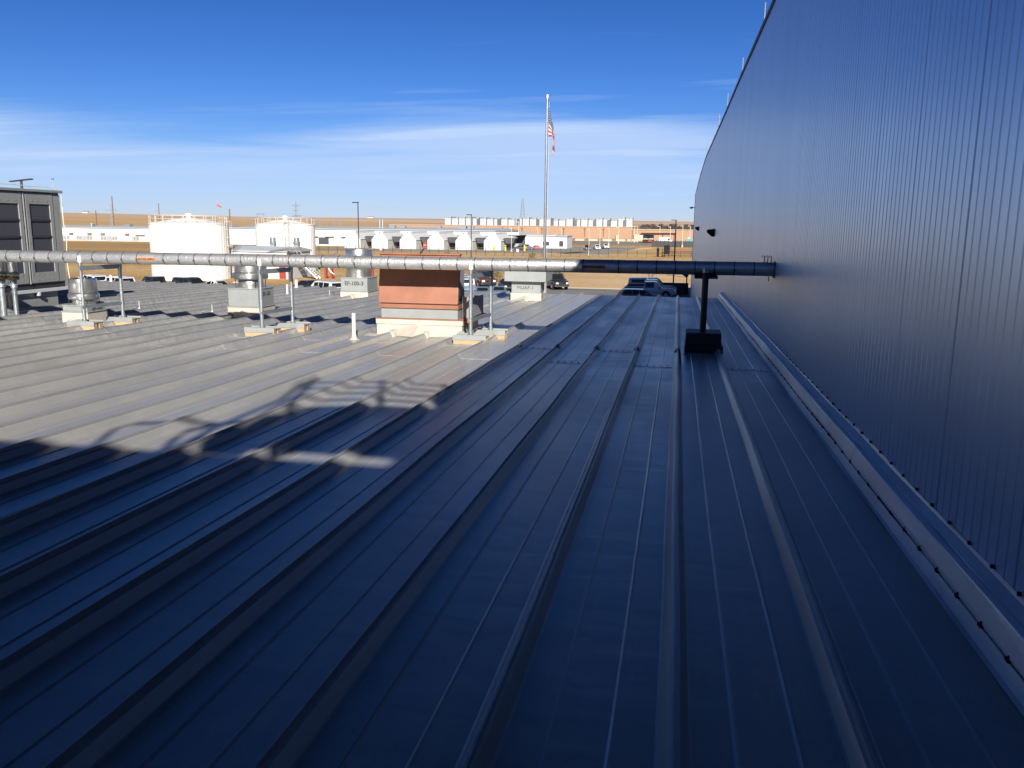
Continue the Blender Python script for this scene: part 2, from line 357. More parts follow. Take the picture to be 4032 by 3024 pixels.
# ------------------------------------------------------------------ the low metal roof we stand on
P0 = .055; PITCH_R = .592
low = thing('metal_roof_building', 'low building whose long grey standing seam metal roof runs away underfoot to the eave', 'building', (0, 0, 0))
prof = [(-.060, 0), (-.050, .003), (-.018, .052), (-.006, .056), (-.005, .080), (.005, .080), (.006, .054), (.019, .049), (.049, .003), (.058, 0),
        (.187, 0), (.197, .0055), (.207, 0), (.385, 0), (.395, .0055), (.405, 0)]
rm = MB(); ks = range(-45, 2)
ys = [-3.0+.5*i for i in range(60)]
def wob(k, y): return .0045*math.sin(y*.8+k*2.1)+.002*math.sin(y*2.3+k*5.)
for k in ks:
    lap = 12.45 if k % 2 == 0 else 11.05
    xs0 = P0+k*PITCH_R
    for part, (a, b, dz) in enumerate(((-3.0, lap, 0.), (lap, EAVE, .0035))):
        yy = [a]+[y for y in ys if a+.1 < y < b-.1]+[b]
        base = len(rm.v); n = len(prof)+1
        for y in yy:
            for i in range(n):
                dx, z = (prof[i] if i < len(prof) else ((PITCH_R-.0605 if k < 1 else PITCH_R+.012), 0))
                w = wob(k, y)*(1 if z > .02 else .6) if i < len(prof) else wob(k+1, y)*.6
                hz = z*(1+.05*math.sin(y*1.7+k)) if z > .03 else z
                rm.v.append((xs0+dx+w, y, rz_(y)+hz+(dz if i >= 0 else 0)))
        for j in range(len(yy)-1):
            for i in range(n-1):
                p = base+j*n+i; rm.f.append((p, p+1, p+n+1, p+n))
        if part == 1:       # the cut edge of the upper sheet
            for i in range(n-1): 
                q = len(rm.v); v0 = rm.v[base+i]; v1 = rm.v[base+i+1]
                rm.v += [(v0[0], v0[1], v0[2]-.0035), (v1[0], v1[1], v1[2]-.0035)]; rm.f.append((base+i, base+i+1, q+1, q))
        else:               # ... and the eave drip lip belongs to the far sheet below
            pass
    # scalloped eave edge
roof = rm.build('roof', M['roof'], low, smooth=False, recalc=False)
bm = bmesh.new(); bm.from_mesh(roof.data)
bm.to_mesh(roof.data); bm.free()
MB().box(-26.6, XW-.004, EAVE-.03, EAVE-.01, rz_(EAVE)-.30, rz_(EAVE)-.002).build('fascia', M['flash'], low)
MB().box(-26.5, XW-.006, -3.0, EAVE-.05, GZ, rz_(EAVE)-.16).build('wall', M['wallgrey'], low)
# the little eave closure tabs between the ribs
tb = MB()
for i in range(180):
    x = XW-.1-i*.148
    tb.tube([(x, EAVE-.02, rz_(EAVE)-.01), (x, EAVE+.02, rz_(EAVE)-.01)], .014, 6)
o = tb.build('eave_tabs', M['darksteel'], low); tag(o, kind='stuff')
# lap screws and seam clips (dark hex heads, pale clip ends)
sc0 = None
for k in range(-4, 2):
    lap = 12.45 if k % 2 == 0 else 11.05
    for dx in (.11, .20, .29, .38, .47):
        x = P0+k*PITCH_R+dx
        if x > 1.2: continue
        loc = (x, lap+.05, rz_(lap)+.007)
        if sc0 is None:
            sc0 = MB().lathe([(.009, 0), (.009, .003), (.006, .005), (.006, .010), (.001, .011)], (0, 0, 0), 8).build('screw', M['black'], low)
            sc0.location = loc
        else:
            c = sc0.copy(); COL.objects.link(c); c.location = loc
cl0 = None
for k in range(-4, 2):
    lap = 12.45 if k % 2 == 0 else 11.05
    lap = max(lap, 12.45 if (k-1) % 2 == 0 else 11.05)
    loc = (P0+k*PITCH_R+wob(k, lap), lap-.02, rz_(lap))
    if cl0 is None:
        cl0 = MB().prism([(-.05, .035), (-.028, .075), (-.012, .092), (.012, .092), (.028, .072), (.05, .03)], 'y', -.05, .05).build('seam_clip', M['galvpaint'], low, bevel=.003)
        cl0.location = loc
    else:
        c = cl0.copy(); COL.objects.link(c); c.location = loc
# wall flashing: three folded strips running the whole length, with fasteners
def strip(name, pts, y0, y1, mat, parent, step=.8, wv=.003):
    m = MB(); yy = [y0+i*step for i in range(int((y1-y0)/step))]+[y1]; n = len(pts)
    for y in yy:
        for i, (x, z) in enumerate(pts):
            m.v.append((x+wv*math.sin(y*1.9+i*.7), y, rz_(y)+z+wv*math.sin(y*2.7+i)))
    for j in range(len(yy)-1):
        for i in range(n-1): p = j*n+i; m.f.append((p, p+1, p+n+1, p+n))
    return m.build(name, mat, parent, recalc=False)
fy0 = -2.9
strip('flashing_upstand', [(1.236, .002), (1.260, .004), (1.276, .064), (1.290, .064), (1.290, .050)], fy0, EAVE+.02, M['flash'], low)
strip('flashing_band', [(1.284, .070), (1.277, .080), (1.280, .100), (1.300, .172), (1.306, .178), (1.352, .168)], fy0, 6.2, M['flash'], low)
strip('flashing_band', [(1.283, .072), (1.275, .082), (1.278, .102), (1.298, .174), (1.304, .181), (1.352, .171)], 6.16, EAVE+.25, M['flash'], low)
strip('counter_flashing', [(1.350, .160), (1.354, .172), (1.412, .186), (1.4175, .205)], fy0, EAVE+.1, M['flash'], low)
c0 = None
for i in range(82):
    y = 2.3+.296*i
    loc = (1.282, y, rz_(y)+.066)
    if c0 is None:
        c0 = MB().box(-.012, .012, -.016, .016, 0, .014).lathe([(.009, .014), (.007, .024)], (0, 0, 0), 6).build('fastener', M['black'], low); c0.location = loc
    else:
        c = c0.copy(); COL.objects.link(c); c.location = loc

# ------------------------------------------------------------------ tall building with the grooved wall on the right
tall = thing('tall_clad_building', 'tall building with a glossy grey vertically grooved metal wall along the right side', 'building', (0, 0, 0))
def topz(y):
    ps = [(-3, 5.92), (16, 5.42), (24, 5.53), (31.4, 5.58), (54, 5.88), (68, 5.62), (87, 4.83)]
    for (a, za), (b, zb) in zip(ps, ps[1:]):
        if y <= b: return za+(zb-za)*(max(y, a)-a)/(b-a)
    return 4.83
wm = MB(); pts = []
y = -3.0; i = 0
while y < 86.9:
    joint = (i % 10 == 0)
    pts += [(XW, y), (XW, y+.076)]
    d = .006 if joint else .0035
    pts += [(XW+d, y+.083), (XW+d, y+.100)]
    y += .108; i += 1
pts.append((XW, 87.0))
for (x, y) in pts:
    wm.v += [(x, y, GZ), (x, y, rz_(y)*0+1.5), (x, y, topz(y))]
for j in range(len(pts)-1):
    p = j*3; wm.f += [(p, p+3, p+4, p+1), (p+1, p+4, p+5, p+2)]
wm.build('wall', M['wall'], tall, recalc=False)
# rest of the shell: far end, roof deck, the rear wing behind the camera
sh = MB(); ysn = [-3, 16, 24, 31.4, 54, 68, 86.99]
for a, b in zip(ysn, ysn[1:]):
    sh.quad((XW+.02, a, topz(a)-.01), (XW+.02, b, topz(b)-.01), (45, b, topz(b)+.6), (45, a, topz(a)+.6))
sh.quad((XW+.02, -30, 5.39), (XW+.02, -3, 5.39), (45, -3, 6.0), (45, -30, 6.0)); sh.quad((XW+.02, -30, GZ), (XW+.02, -3, GZ), (XW+.02, -3, 5.39), (XW+.02, -30, 5.39))
sh.quad((XW+.02, 86.99, GZ), (45, 86.99, GZ), (45, 86.99, topz(87)+.6), (XW+.02, 86.99, topz(87)-.01))
sh.quad((45, -30, GZ), (45, 86.99, GZ), (45, 86.99, 5.4), (45, -30, 5.9))
sh.build('roof', M['roofgrey'], tall, recalc=False)
MB().box(3.2, 14, 50, 84, 4.6, 9.9).build('added_shade_block', M['hvac'], tall)  # unseen rooftop block, added to cast shade over the parked pickups
cp = MB()
for a, b in zip(ysn, ysn[1:]):
    za, zb = topz(a), topz(b)
    cp.add([(XW-.03, a, za-.05), (XW+.12, a, za-.05), (XW+.12, a, za+.03), (XW-.03, a, za+.03), (XW-.03, b, zb-.05), (XW+.12, b, zb-.05), (XW+.12, b, zb+.03), (XW-.03, b, zb+.03)],
           [(0, 1, 2, 3), (4, 7, 6, 5), (0, 3, 7, 4), (1, 5, 6, 2), (2, 6, 7, 3), (0, 4, 5, 1)])
cp.build('parapet_cap', M['darksteel'], tall)
MB().box(XW-.035, XW+.03, 86.96, 87.06, GZ, topz(87)).build('corner_trim', M['wall'], tall)
c0 = None
for i in range(78):
    y = 2.6+.30*i; loc = (XW-.012, y, rz_(y)+.215)
    if c0 is None:
        c0 = MB().box(-.003, .01, -.007, .007, -.008, .008).build('wall_screw', M['black'], tall); c0.location = loc
    else:
        c = c0.copy(); COL.objects.link(c); c.location = loc
rear = thing('rear_wing', 'upper wing of the plant standing behind the photographer', 'building', (0, -3, 0))
MB((0, -3, 0)).box(-45, XW+.01, -30, -3.01, GZ, 4.60).build('wall', M['wallgrey'], rear)

# access platform with guard hoops up behind the camera (its shadow falls on the roof)
plat = thing('access_platform', 'steel access platform with curved guard rails whose shadow lies on the roof', 'platform', (0, -2.2, 4.6))
pb = MB((0, -2.2, 4.6))
pb.prism([(-.40, -3.0), (1.40, -3.0), (1.40, -1.49), (.26, -1.49), (-.35, -1.66), (-.49, -2.15), (-.47, -2.69)], 'z', 4.745, 4.80).box(.12, .16, -2.9, -1.8, 4.60, 4.744)
pb.build('deck', M['darksteel'], plat)
rb = MB((0, -2.2, 4.6))
for i in range(5):
    z = 4.86+.185*i; pts = []
    for j in range(15):
        t = j/14; x = -.42+1.7*t; pts.append((x, -1.5-.30*(2*t-1)**2*(1 if t < .5 else .35), z))
    rb.tube(pts, .020, 6)
for x, yo in ((-.42, -1.8), (.36, -1.52), (1.1, -1.56)):
    rb.tube([(x, yo, 4.62), (x, yo, 5.68)], .032, 6)
rb.tube([(-.49, -3, 4.62), (-.42, -2.8, 5.0), (-.30, -2.2, 5.45), (-.42, -1.55, 5.66)], .036, 6)
rb.tube([(-.75, -3, 4.62), (-.62, -2.8, 4.98), (-.45, -2.2, 5.30), (-.50, -1.75, 5.55)], .035, 6)
rb.tube([(-.46, -2.9, 4.7), (-.2, -2.7, 5.1), (.1, -2.6, 5.35), (.8, -2.6, 5.45), (1.4, -2.6, 5.45)], .05, 6)
rb.tube([(-.30, -2.9, 4.75), (.1, -2.7, 5.0), (1.4, -2.7, 5.1)], .09, 6)
rb.build('guard_rails', M['darksteel'], plat)
hb = MB((0, -2.2, 4.6))
hb.tube([(-1.36, -3, 4.4), (-1.42, -3, 4.77), (-1.43, -3, 4.91), (-1.32, -3, 5.03), (-.98, -3, 5.09), (-.78, -3, 5.12), (-.5, -3, 5.1)], .028, 6)
hb.tube([(-.80, -3, 4.4), (-.82, -3, 4.81), (-.79, -3, 4.95), (-.61, -3, 5.09), (-.35, -3, 5.2)], .034, 6)
hb.tube([(-.62, -3, 4.4), (-.62, -3, 5.0)], .03, 6)
hb.build('grab_rails', M['darksteel'], plat)
MB((0, -2.2, 4.6)).box(-.54, -.18, -3.0, -2.7, 4.60, 4.75).box(.03, .11, -3.0, -2.9, 4.60, 4.75).build('deck_foot', M['darksteel'], plat)
MB((0, -2.2, 4.6)).box(-.5, 1.42, -2.99, -2.95, 4.70, 5.0).build('toe_board', M['darksteel'], plat)

# lightning rods on the wall top
rods = [(18.1, .50), (24.1, .52), (31.4, .66), (38, .72), (42.5, .72), (49, .65), (54, .50)]
wd = ['tallest looking lightning rod, nearest the camera on the wall top', 'second lightning rod along the wall top from the camera', 'third lightning rod along the wall top from the camera',
      'fourth lightning rod along the wall top from the camera', 'fifth lightning rod along the wall top, small against pale cloud', 'sixth lightning rod along the wall top, small against pale cloud', 'farthest tiny lightning rod where the wall top starts to drop']
r0 = None
for (y, hh), w in zip(rods, wd):
    loc = (XW+.03, y, topz(y)+.03)
    if r0 is None:
        r0 = thing('lightning_rod', w, 'lightning rod', loc, 0, 'lightning rods along the tall wall')
        MB().tube([(0, 0, 0), (0, 0, .17)], .018, 6).build('base_clamp', M['darksteel'], r0)
        MB().tube([(0, 0, .17), (0, 0, .60)], .012, 6, .010).tube([(0, 0, .60), (0, 0, .62)], .018, 6).build('rod', M['galvpaint'], r0)
        r = r0
    else: r = dup(r0, loc, 0, w)
    r.scale = (.7+y*.010, .7+y*.010, hh/.70)
    r['group'] = 'lightning rods along the tall wall'
# wall pack lights
def wallpack(y, z, s, lab):
    t = thing('wall_light', lab, 'wall light', (XW-.004, y, z), 0, 'wall lights on the tall grey wall')
    MB().prism([(0, .16*s), (-.30*s, .12*s), (-.30*s, .02*s), (-.10*s, -.16*s), (0, -.16*s)], 'y', -.30*s, .30*s).build('housing', M['black'], t, bevel=.01)
    MB().add([(-.296*s, -.26*s, .0), (-.296*s, .26*s, .0), (-.115*s, .26*s, -.15*s), (-.115*s, -.26*s, -.15*s), (-.27*s, -.26*s, -.01), (-.27*s, .26*s, -.01), (-.11*s, .26*s, -.145*s), (-.11*s, -.26*s, -.145*s)],
             [(0, 1, 2, 3), (4, 7, 6, 5), (0, 3, 7, 4), (1, 5, 6, 2), (0, 4, 5, 1), (3, 2, 6, 7)]).build('lens', M['glass'], t)
wallpack(35.8, 1.40, 1.0, 'larger black wedge shaped wall light on the grey wall')
wallpack(64, 1.54, .95, 'smaller black wall light nearer the far corner of the grey wall')
t = thing('wall_light', 'small light bracket sticking out past the far corner of the grey wall', 'wall light', (XW-.03, 86.6, 3.55), 0, 'wall lights on the tall grey wall')
MB().tube([(0, 0, 0), (-.30, 0, .05)], .04, 6).build('arm', M['darksteel'], t)
MB().prism([(-.55, .0), (-.2, .12), (-.12, .0), (-.30, -.12)], 'y', -.15, .15).build('lamp_head', M['darksteel'], t)

# ------------------------------------------------------------------ glycol pipes and supports
PY, PZ, PR = 13.12, .985, .103
LABX = (-8.93, -1.26)
def pipe(name, lab, y, z, full):
    t = thing(name, lab, 'pipe', (-6, y, z), 0, 'insulated pipes across the roof')
    m = MB((-6, y, z)); n = 24; xs = [XW-.002-.12*i for i in range(int(17.5/.12))]
    for i, x in enumerate(xs):
        for j in range(n):
            a = 2*math.pi*j/n
            rr = PR*(1+.006*math.sin(a*3+x*9)+.005*math.sin(x*23+a*2))
            m.v.append((x+6, rr*math.cos(a), (x-0)*.0024+rr*math.sin(a)))
    for i in range(len(xs)-1):
        for j in range(n): m.f.append((i*n+j, i*n+(j+1) % n, (i+1)*n+(j+1) % n, (i+1)*n+j))
    m.f.append(tuple(range(n)))
    o = m.build('pipe_jacket', M['jacket'], t, smooth=True)
    if full:
        b0 = None
        x = XW-.30
        while x > -14.5:
            loc = (x+6, 0, x*.0024)
            if b0 is None:
                b0 = MB()
                for j in range(24):
                    a0, a1 = 2*math.pi*j/24, 2*math.pi*(j+1)/24
                    def q(a, r, xx): return (xx, r*math.cos(a), r*math.sin(a))
                    b0.add([q(a0, PR+.0035, -.007), q(a1, PR+.0035, -.007), q(a1, PR+.0035, .007), q(a0, PR+.0035, .007), q(a0, PR-.004, -.007), q(a1, PR-.004, -.007), q(a1, PR-.004, .007), q(a0, PR-.004, .007)],
                           [(0, 1, 2, 3), (0, 4, 5, 1), (3, 2, 6, 7)])
                b0.box(-.013, .013, -PR-.012, -PR, -.035, -.005)
                b0 = b0.build('clamp_band', M['bandm'], t, recalc=True); b0.location = loc
            else:
                c = b0.copy(); COL.objects.link(c); c.location = loc
            x -= .287
            while any(abs(x-lx) < .175 for lx in LABX): x -= .02
    return t
p1 = pipe('insulated_pipe', 'silver insulated pipe crossing the whole roof at waist height, nearer one with orange labels', PY, PZ, True)
p2 = pipe('insulated_pipe', 'second insulated pipe hidden close behind the front pipe', 13.47, PZ-.02, False)
for xc, col in ((LABX[0], M['orange']), (LABX[1], M['orange'])):
    m = MB(); n = 6; a0, a1 = math.pi-.18, math.pi+.34; w = .17
    for i in range(n+1):
        a = a0+(a1-a0)*i/n
        for x in (-w, w): m.v.append((x, (PR+.003)*math.cos(a), (PR+.003)*math.sin(a)))
    for i in range(n): m.f.append((2*i, 2*i+1, 2*i+3, 2*i+2))
    l = m.build('pipe_label', col, p1, recalc=False); l.location = (xc+6, 0, xc*.0024)
    text('GLYCOL SUPPLY', .044, M['brownroof'], l, (0, -PR-.0045, -PR*.08), (R(86), 0, 0), bold=.0012)
MB((-6, PY, PZ)).lathe([(PR+.02, 0)]*1+[(PR+.03, .0)], (0, 0, 0), 8)
# collar hooks where the pipe enters the wall
m = MB((-6, PY, PZ))
for k in range(3):
    x = XW-.06-.05*k; m.tube([(x, PY-.06, PZ+PR-.01), (x, PY-.06, PZ+PR+.09), (x-.03, PY-.06, PZ+PR+.10), (x-.035, PY-.06, PZ+PR+.07)], .007, 5)
m.tube([(XW-.08, PY-.06, PZ-PR-.07), (XW-.08, PY-.06, PZ-PR)], .007, 5)
m.box(XW-.010, XW-.003, PY-.13, PY+.13, PZ-.13, PZ+.12)
m.build('wall_collar', M['darksteel'], p1)

def pan(mb, wd_, x, y, z):      # galvanised tray on lumber
    s = .24
    mb.add([(x-s, y-.16, z+.10), (x+s, y-.16, z+.10), (x+s, y+.16, z+.10), (x-s, y+.16, z+.10), (x-s, y-.16, z+.002), (x+s, y-.16, z+.002),
            (x+s, y+.16, z+.03), (x-s, y+.16, z+.03)], [(0, 1, 2, 3), (0, 4, 5, 1), (1, 5, 6, 2), (3, 2, 6, 7), (0, 3, 7, 4)])
def support(x, lab, first=False):
    zb = rz_(12.8); t = thing('pipe_support', lab, 'pipe support', (x, 12.8, zb), 0, 'galvanised frames carrying the pipes')
    xb, yb = x+.13, 13.60; zr = rz_(yb)
    for px, py, pz, tz in ((x, 12.8-.04, zb, PZ+.02+x*.0024), (xb, yb+.02, zr, PZ-PR-.045+x*.0024)):
        p = MB((x, 12.8, zb)).tube([(px, py, pz+.13), (px, py, tz)], .031, 12).build('post', M['galv'], t, smooth=True)
        MB((x, 12.8, zb)).tube([(px, py, tz-.002), (px, py, tz+.022)], .036, 12).tube([(px, py, tz-.09), (px, py, tz-.0)], .036, 12).build('cap', M['pvc'] if py < 13 else M['galv'], p, smooth=True)
        MB((x, 12.8, zb)).tube([(px, py, pz+.13), (px, py, pz+.18)], .042, 10).build('foot_clamp', M['galv'], p, smooth=True)
        b = MB((x, 12.8, zb)); s = .26
        b.box(px-s, px+s*1.05, py-.13, py-.125, pz+.075, pz+.155).box(px-s, px+s*1.05, py+.12, py+.125, pz+.075, pz+.155).box(px-s, px+s*1.05, py-.125, py+.12, pz+.125, pz+.13)
        b.build('base_tray', M['galvpaint'], t)
        MB((x, 12.8, zb)).box(px-s*.98, px+s*1.02, py-.12, py-.03, pz+.004, pz+.122).box(px-s*.98, px+s*1.02, py+.02, py+.115, pz+.004, pz+.122).build('wood_block', M['wood'], t, bevel=.004)
    # channels: upper one carries the pipes, lower one braces
    for nm, za, zc in (('cross_channel', PZ-PR-.105+x*.0024, .075), ('brace_channel', zb+.36, .05)):
        b = MB((x, 12.8, zb)); d = Vector((xb-x, yb-12.8, 0)).normalized(); nn = Vector((d.y, -d.x, 0))
        A = Vector((x, 12.72, za)); B = Vector((xb, yb+.06, za)); w = .022
        for q in (-1, 1):
            b.add([A+nn*w*q, B+nn*w*q, B+nn*w*q+Vector((0, 0, zc)), A+nn*w*q+Vector((0, 0, zc)), A+nn*w*q*.8, B+nn*w*q*.8, B+nn*w*q*.8+Vector((0, 0, zc)), A+nn*w*q*.8+Vector((0, 0, zc))],
                  [(0, 1, 2, 3), (4, 7, 6, 5), (0, 4, 5, 1), (3, 2, 6, 7), (0, 3, 7, 4), (1, 5, 6, 2)])
        b.add([A-nn*w+Vector((0, 0, zc)), A+nn*w+Vector((0, 0, zc)), B+nn*w+Vector((0, 0, zc)), B-nn*w+Vector((0, 0, zc)), A-nn*w+Vector((0, 0, zc-.003)), A+nn*w+Vector((0, 0, zc-.003)), B+nn*w+Vector((0, 0, zc-.003)), B-nn*w+Vector((0, 0, zc-.003))],
              [(0, 1, 2, 3), (4, 7, 6, 5), (0, 4, 5, 1), (1, 5, 6, 2), (2, 6, 7, 3), (3, 7, 4, 0)])
        b.build(nm, M['galv'], t)
    return t
support(-10.02, 'galvanised two post pipe frame at far left, in front of the small exhaust fan')
support(-6.70, 'galvanised two post pipe frame left of the white vent pipe, beside the grey fan box')
support(-3.15, 'galvanised two post pipe frame just right of the terracotta hood')
t = thing('pipe_support', 'single dark post on a dark box base under the shaded end of the pipe', 'pipe support', (.42, 13.05, rz_(13.05)))
z0 = rz_(13.05)
MB((.42, 13.05, z0)).tube([(.42, 12.98, z0+.20), (.42, 12.98, PZ-.01)], .048, 14).build('post', M['darksteel'], t, smooth=True)
MB((.42, 13.05, z0)).tube([(.42, 12.98, PZ-.06), (.42, 12.98, PZ+.0)], .052, 14).build('cap', M['galv'], t, smooth=True)
MB((.42, 13.05, z0)).box(.26, .60, 12.98, 13.55, PZ-PR-.05, PZ-PR-.008).build('saddle', M['darksteel'], t)
MB((.42, 13.05, z0)).box(.17, .69, 12.75, 13.30, z0+.12, z0+.30).build('base_box', M['darksteel'], t, bevel=.006)
MB((.42, 13.05, z0)).box(.16, .72, 12.68, 13.36, z0+.005, z0+.117).build('wood_block', M['darksteel'], t, bevel=.006)

# ------------------------------------------------------------------ roof fans
def curb_membrane(o, xc, y0, w, d, z, hh):
    """white flashed kerb with the folded diverter in front"""
    m = MB(o)
    m.box(xc-w/2-.015, xc+w/2+.015, y0-.015, y0+d+.015, z-.02, z+hh)
    # folded diverter (a low peaked saddle) and a thin apron that runs out over the pans
    m.add([(xc-w*.47, y0-.018, z+.02), (xc+w*.47, y0-.018, z+.02), (xc, y0-.018, z+hh*.74), (xc, y0-.34, z+.02), (xc-w*.5, y0-.14, z+.012), (xc+w*.5, y0-.14, z+.012)],
          [(0, 3, 2), (3, 1, 2), (0, 4, 3), (3, 5, 1), (4, 5, 3)])
    m.add([(xc-w*.60, y0-.30, z+.004-.30*-SL), (xc+w*.60, y0-.30, z+.004-.30*-SL), (xc+w*.62, y0, z+.016), (xc-w*.62, y0, z+.016)], [(0, 1, 2, 3)])
    k0 = math.ceil((xc-w*.55-P0)/PITCH_R); k1 = math.floor((xc+w*.55-P0)/PITCH_R)
    for k in range(k0, k1+1):       # sealed rib ends
        xr = P0+k*PITCH_R
        m.add([(xr-.085, y0-.30, z+.01), (xr+.085, y0-.30, z+.01), (xr+.10, y0-.02, z+.01), (xr-.10, y0-.02, z+.01), (xr-.03, y0-.25, z+.095), (xr+.03, y0-.25, z+.09), (xr+.05, y0-.02, z+.11), (xr-.05, y0-.02, z+.11)],
              [(0, 3, 2, 1), (4, 5, 6, 7), (0, 1, 5, 4), (1, 2, 6, 5), (2, 3, 7, 6), (3, 0, 4, 7)])
    return m
def fan(name, lab, xc, y0, w, d, hc, hb, prof, letter, rz=0, side=None, front=None, arm=False):
    z = rz_(y0); o = (xc, y0, z); t = thing(name, lab, 'exhaust fan', o, rz, 'round topped exhaust fans on the roof')
    curb_membrane(o, xc, y0, w, d, z, hc).build('kerb_flashing', M['membrane'], t)
    m = MB(o).box(xc-w/2-.012, xc+w/2+.012, y0-.012, y0+d+.012, z+hc*.72, z+hc*.86); m.build('counter_strip', M['membrane'], t, bevel=.004)
    b = MB(o).box(xc-w/2-.03, xc+w/2+.03, y0-.03, y0+d+.03, z+hc, z+hc+.02).box(xc-w/2, xc+w/2, y0, y0+d, z+hc+.02, z+hb).box(xc-w/2-.012, xc+w/2+.012, y0-.012, y0+d+.012, z+hb-.012, z+hb+.008)
    body = b.build('fan_box', M['galvpaint'], t, bevel=.006)
    cx, cy = xc, y0+d/2
    for nm, pr, mt in prof:
        MB(o).lathe(pr, (cx, cy, z), 40).build(nm, mt, t, smooth=True)
    m = MB(o)
    for a in (45, 135, 225, 315):
        ca, sa = math.cos(R(a)), math.sin(R(a)); r = prof[0][1][0][0]+.05
        m.tube([(cx+ca*r, cy+sa*r, z+hb), (cx+ca*r*1.02, cy+sa*r*1.02, z+hb+.22)], .007, 5)
    m.build('bracket', M['darksteel'], t)
    if front: text(front, letter, M['stencil'], t, (0, -.002-.001, hb-.16), (R(90), 0, 0), bold=.004)
    if side:
        for s, dz in side: text(s, letter, M['stencil'], t, (w/2+.003, d*.52, hb-dz), (R(90), 0, R(90)), bold=.003)
    return t
A_ = M['alum']
fan('exhaust_fan', 'small exhaust fan with shiny drum behind the far left pipe frame', -10.72, 13.42, .50, .52, .22, .34,
    [('neck', [(.20, .34), (.20, .45)], A_), ('shroud_ring', [(.235, .44), (.262, .455), (.272, .50), (.262, .545), (.245, .56)], A_),
     ('drum', [(.235, .565), (.243, .58), (.243, .80), (.238, .815), (.22, .81), (.21, .74), (.02, .72)], A_)], .10, side=[('EF-100', .06), ('-2', .17)])
fan('exhaust_fan', 'tall exhaust fan on a grey square box between the two white tanks', -8.69, 15.80, .67, .67, .20, .58,
    [('neck', [(.255, .58), (.262, .60), (.255, .72), (.245, .74)], A_), ('shroud_ring', [(.28, .755), (.345, .765), (.365, .80), (.355, .875), (.325, .895)], A_),
     ('drum', [(.30, .90), (.315, .91), (.315, 1.09), (.305, 1.115), (.28, 1.11), (.26, 1.03), (.02, 1.0)], A_)], .12, side=[('EF-100', .12)])
f3 = fan('exhaust_fan', 'exhaust fan with flared bowl on a box stencilled EF-100-3', -8.83, 22.2, .78, .80, .17, .56,
    [('neck', [(.33, .56), (.335, .58), (.325, .74), (.34, .78)], A_), ('shroud_ring', [(.34, .78), (.46, .92), (.47, 1.10), (.44, 1.13)], A_),
     ('drum', [(.36, 1.13), (.385, 1.14), (.385, 1.30), (.37, 1.325), (.34, 1.32), (.32, 1.24), (.02, 1.2)], A_)], .155, front='EF-100-3')
m = MB(); m.tube([(-.42+.30*math.cos(R(a)), -.1, .93+.30*math.sin(R(a))) for a in range(100, 281, 12)], .017, 8)
m.build('hinge_arm', M['galv'], f3, smooth=True)

# make-up air unit
xc, y0 = -4.10, 23.0; z = rz_(y0); o = (xc, y0, z)
t = thing('air_intake_unit', 'grey boxy air intake stencilled MUAF-1 near the eave', 'air intake', o)
curb_membrane(o, xc, y0, .83, .84, z, .21).build('kerb_flashing', M['membrane'], t)
MB(o).box(-.435+xc, .435+xc, y0-.02, y0+.86, z+.15, z+.19).build('counter_strip', M['membrane'], t, bevel=.004)
MB(o).box(xc-.41, xc+.41, y0, y0+.84, z+.21, z+.56).build('unit_box', M['galvpaint'], t, bevel=.006)
MB(o).box(xc-.58, xc+.58, y0-.18, y0+1.02, z+.54, z+.98).add([(xc-.575, y0-.175, z+.98), (xc+.575, y0-.175, z+.98), (xc+.575, y0+1.015, z+.98), (xc-.575, y0+1.015, z+.98), (xc, y0+.42, z+1.03)], [(0, 1, 4), (1, 2, 4), (2, 3, 4), (3, 0, 4)]).build('hood', M['galvpaint'], t, bevel=.008)
MB(o).box(xc+.545, xc+.56, y0-.14, y0-.12, z+.25, z+.55).build('conduit', M['pvc'], t)
text('MUAF-1', .14, M['stencil'], t, (-.02, -.003, .36), (R(90), 0, 0), bold=0.)

# terracotta relief hood
xc, y0 = -4.255, 13.6; z = rz_(y0); o = (xc, y0, z); w = 1.47; D = 1.15
t = thing('relief_hood', 'large terracotta painted air hood on a cream kerb in mid roof', 'roof hood', o)
curb_membrane(o, xc, y0, w, D, z, .28).build('kerb_flashing', M['membrane'], t)
MB(o).box(xc-w/2-.03, xc+w/2+.03, y0-.03, y0+D+.03, z+.19, z+.275).build('counter_strip', M['membrane'], t, bevel=.006)
MB(o).box(xc-w/2-.035, xc+w/2+.035, y0-.035, y0+D+.035, z+.28, z+.292).build('rust_edge', M['terracotta'], t)
MB(o).box(xc-w/2+.05, xc+w/2-.07, y0+.03, y0+D-.05, z+.292, z+.47).build('unit_box', M['galvpaint'], t, bevel=.005)
MB(o).box(xc-w/2+.02, xc+w/2-.05, y0-.005, y0+D, z+.465, z+.53).build('hood_lip', M['terracotta'], t, bevel=.004)
MB(o).box(xc-w/2+.05, xc+w/2-.09, y0+.04, y0+D-.04, z+.53, z+.56).build('recess', M['brownroof'], t)
MB(o).box(xc-w/2+.10, xc+w/2-.20, y0+.22, y0+1.0, z+.53, z+1.16).build('air_box', M['galvpaint'], t, bevel=.01)
hh = MB(o)
hh.add([(xc-w/2, y0+.02, z+.545), (xc+w/2-.07, y0+.02, z+.545), (xc+w/2-.07, y0+.16, z+1.36), (xc-w/2, y0+.16, z+1.36),
        (xc-w/2, y0+.12, z+.545), (xc+w/2-.07, y0+.12, z+.545), (xc+w/2-.07, y0+.26, z+1.36), (xc-w/2, y0+.26, z+1.36)],
       [(0, 1, 2, 3), (4, 7, 6, 5), (0, 3, 7, 4), (1, 5, 6, 2), (3, 2, 6, 7), (0, 4, 5, 1)])
hh.build('hood', M['terracotta'], t, bevel=.008)
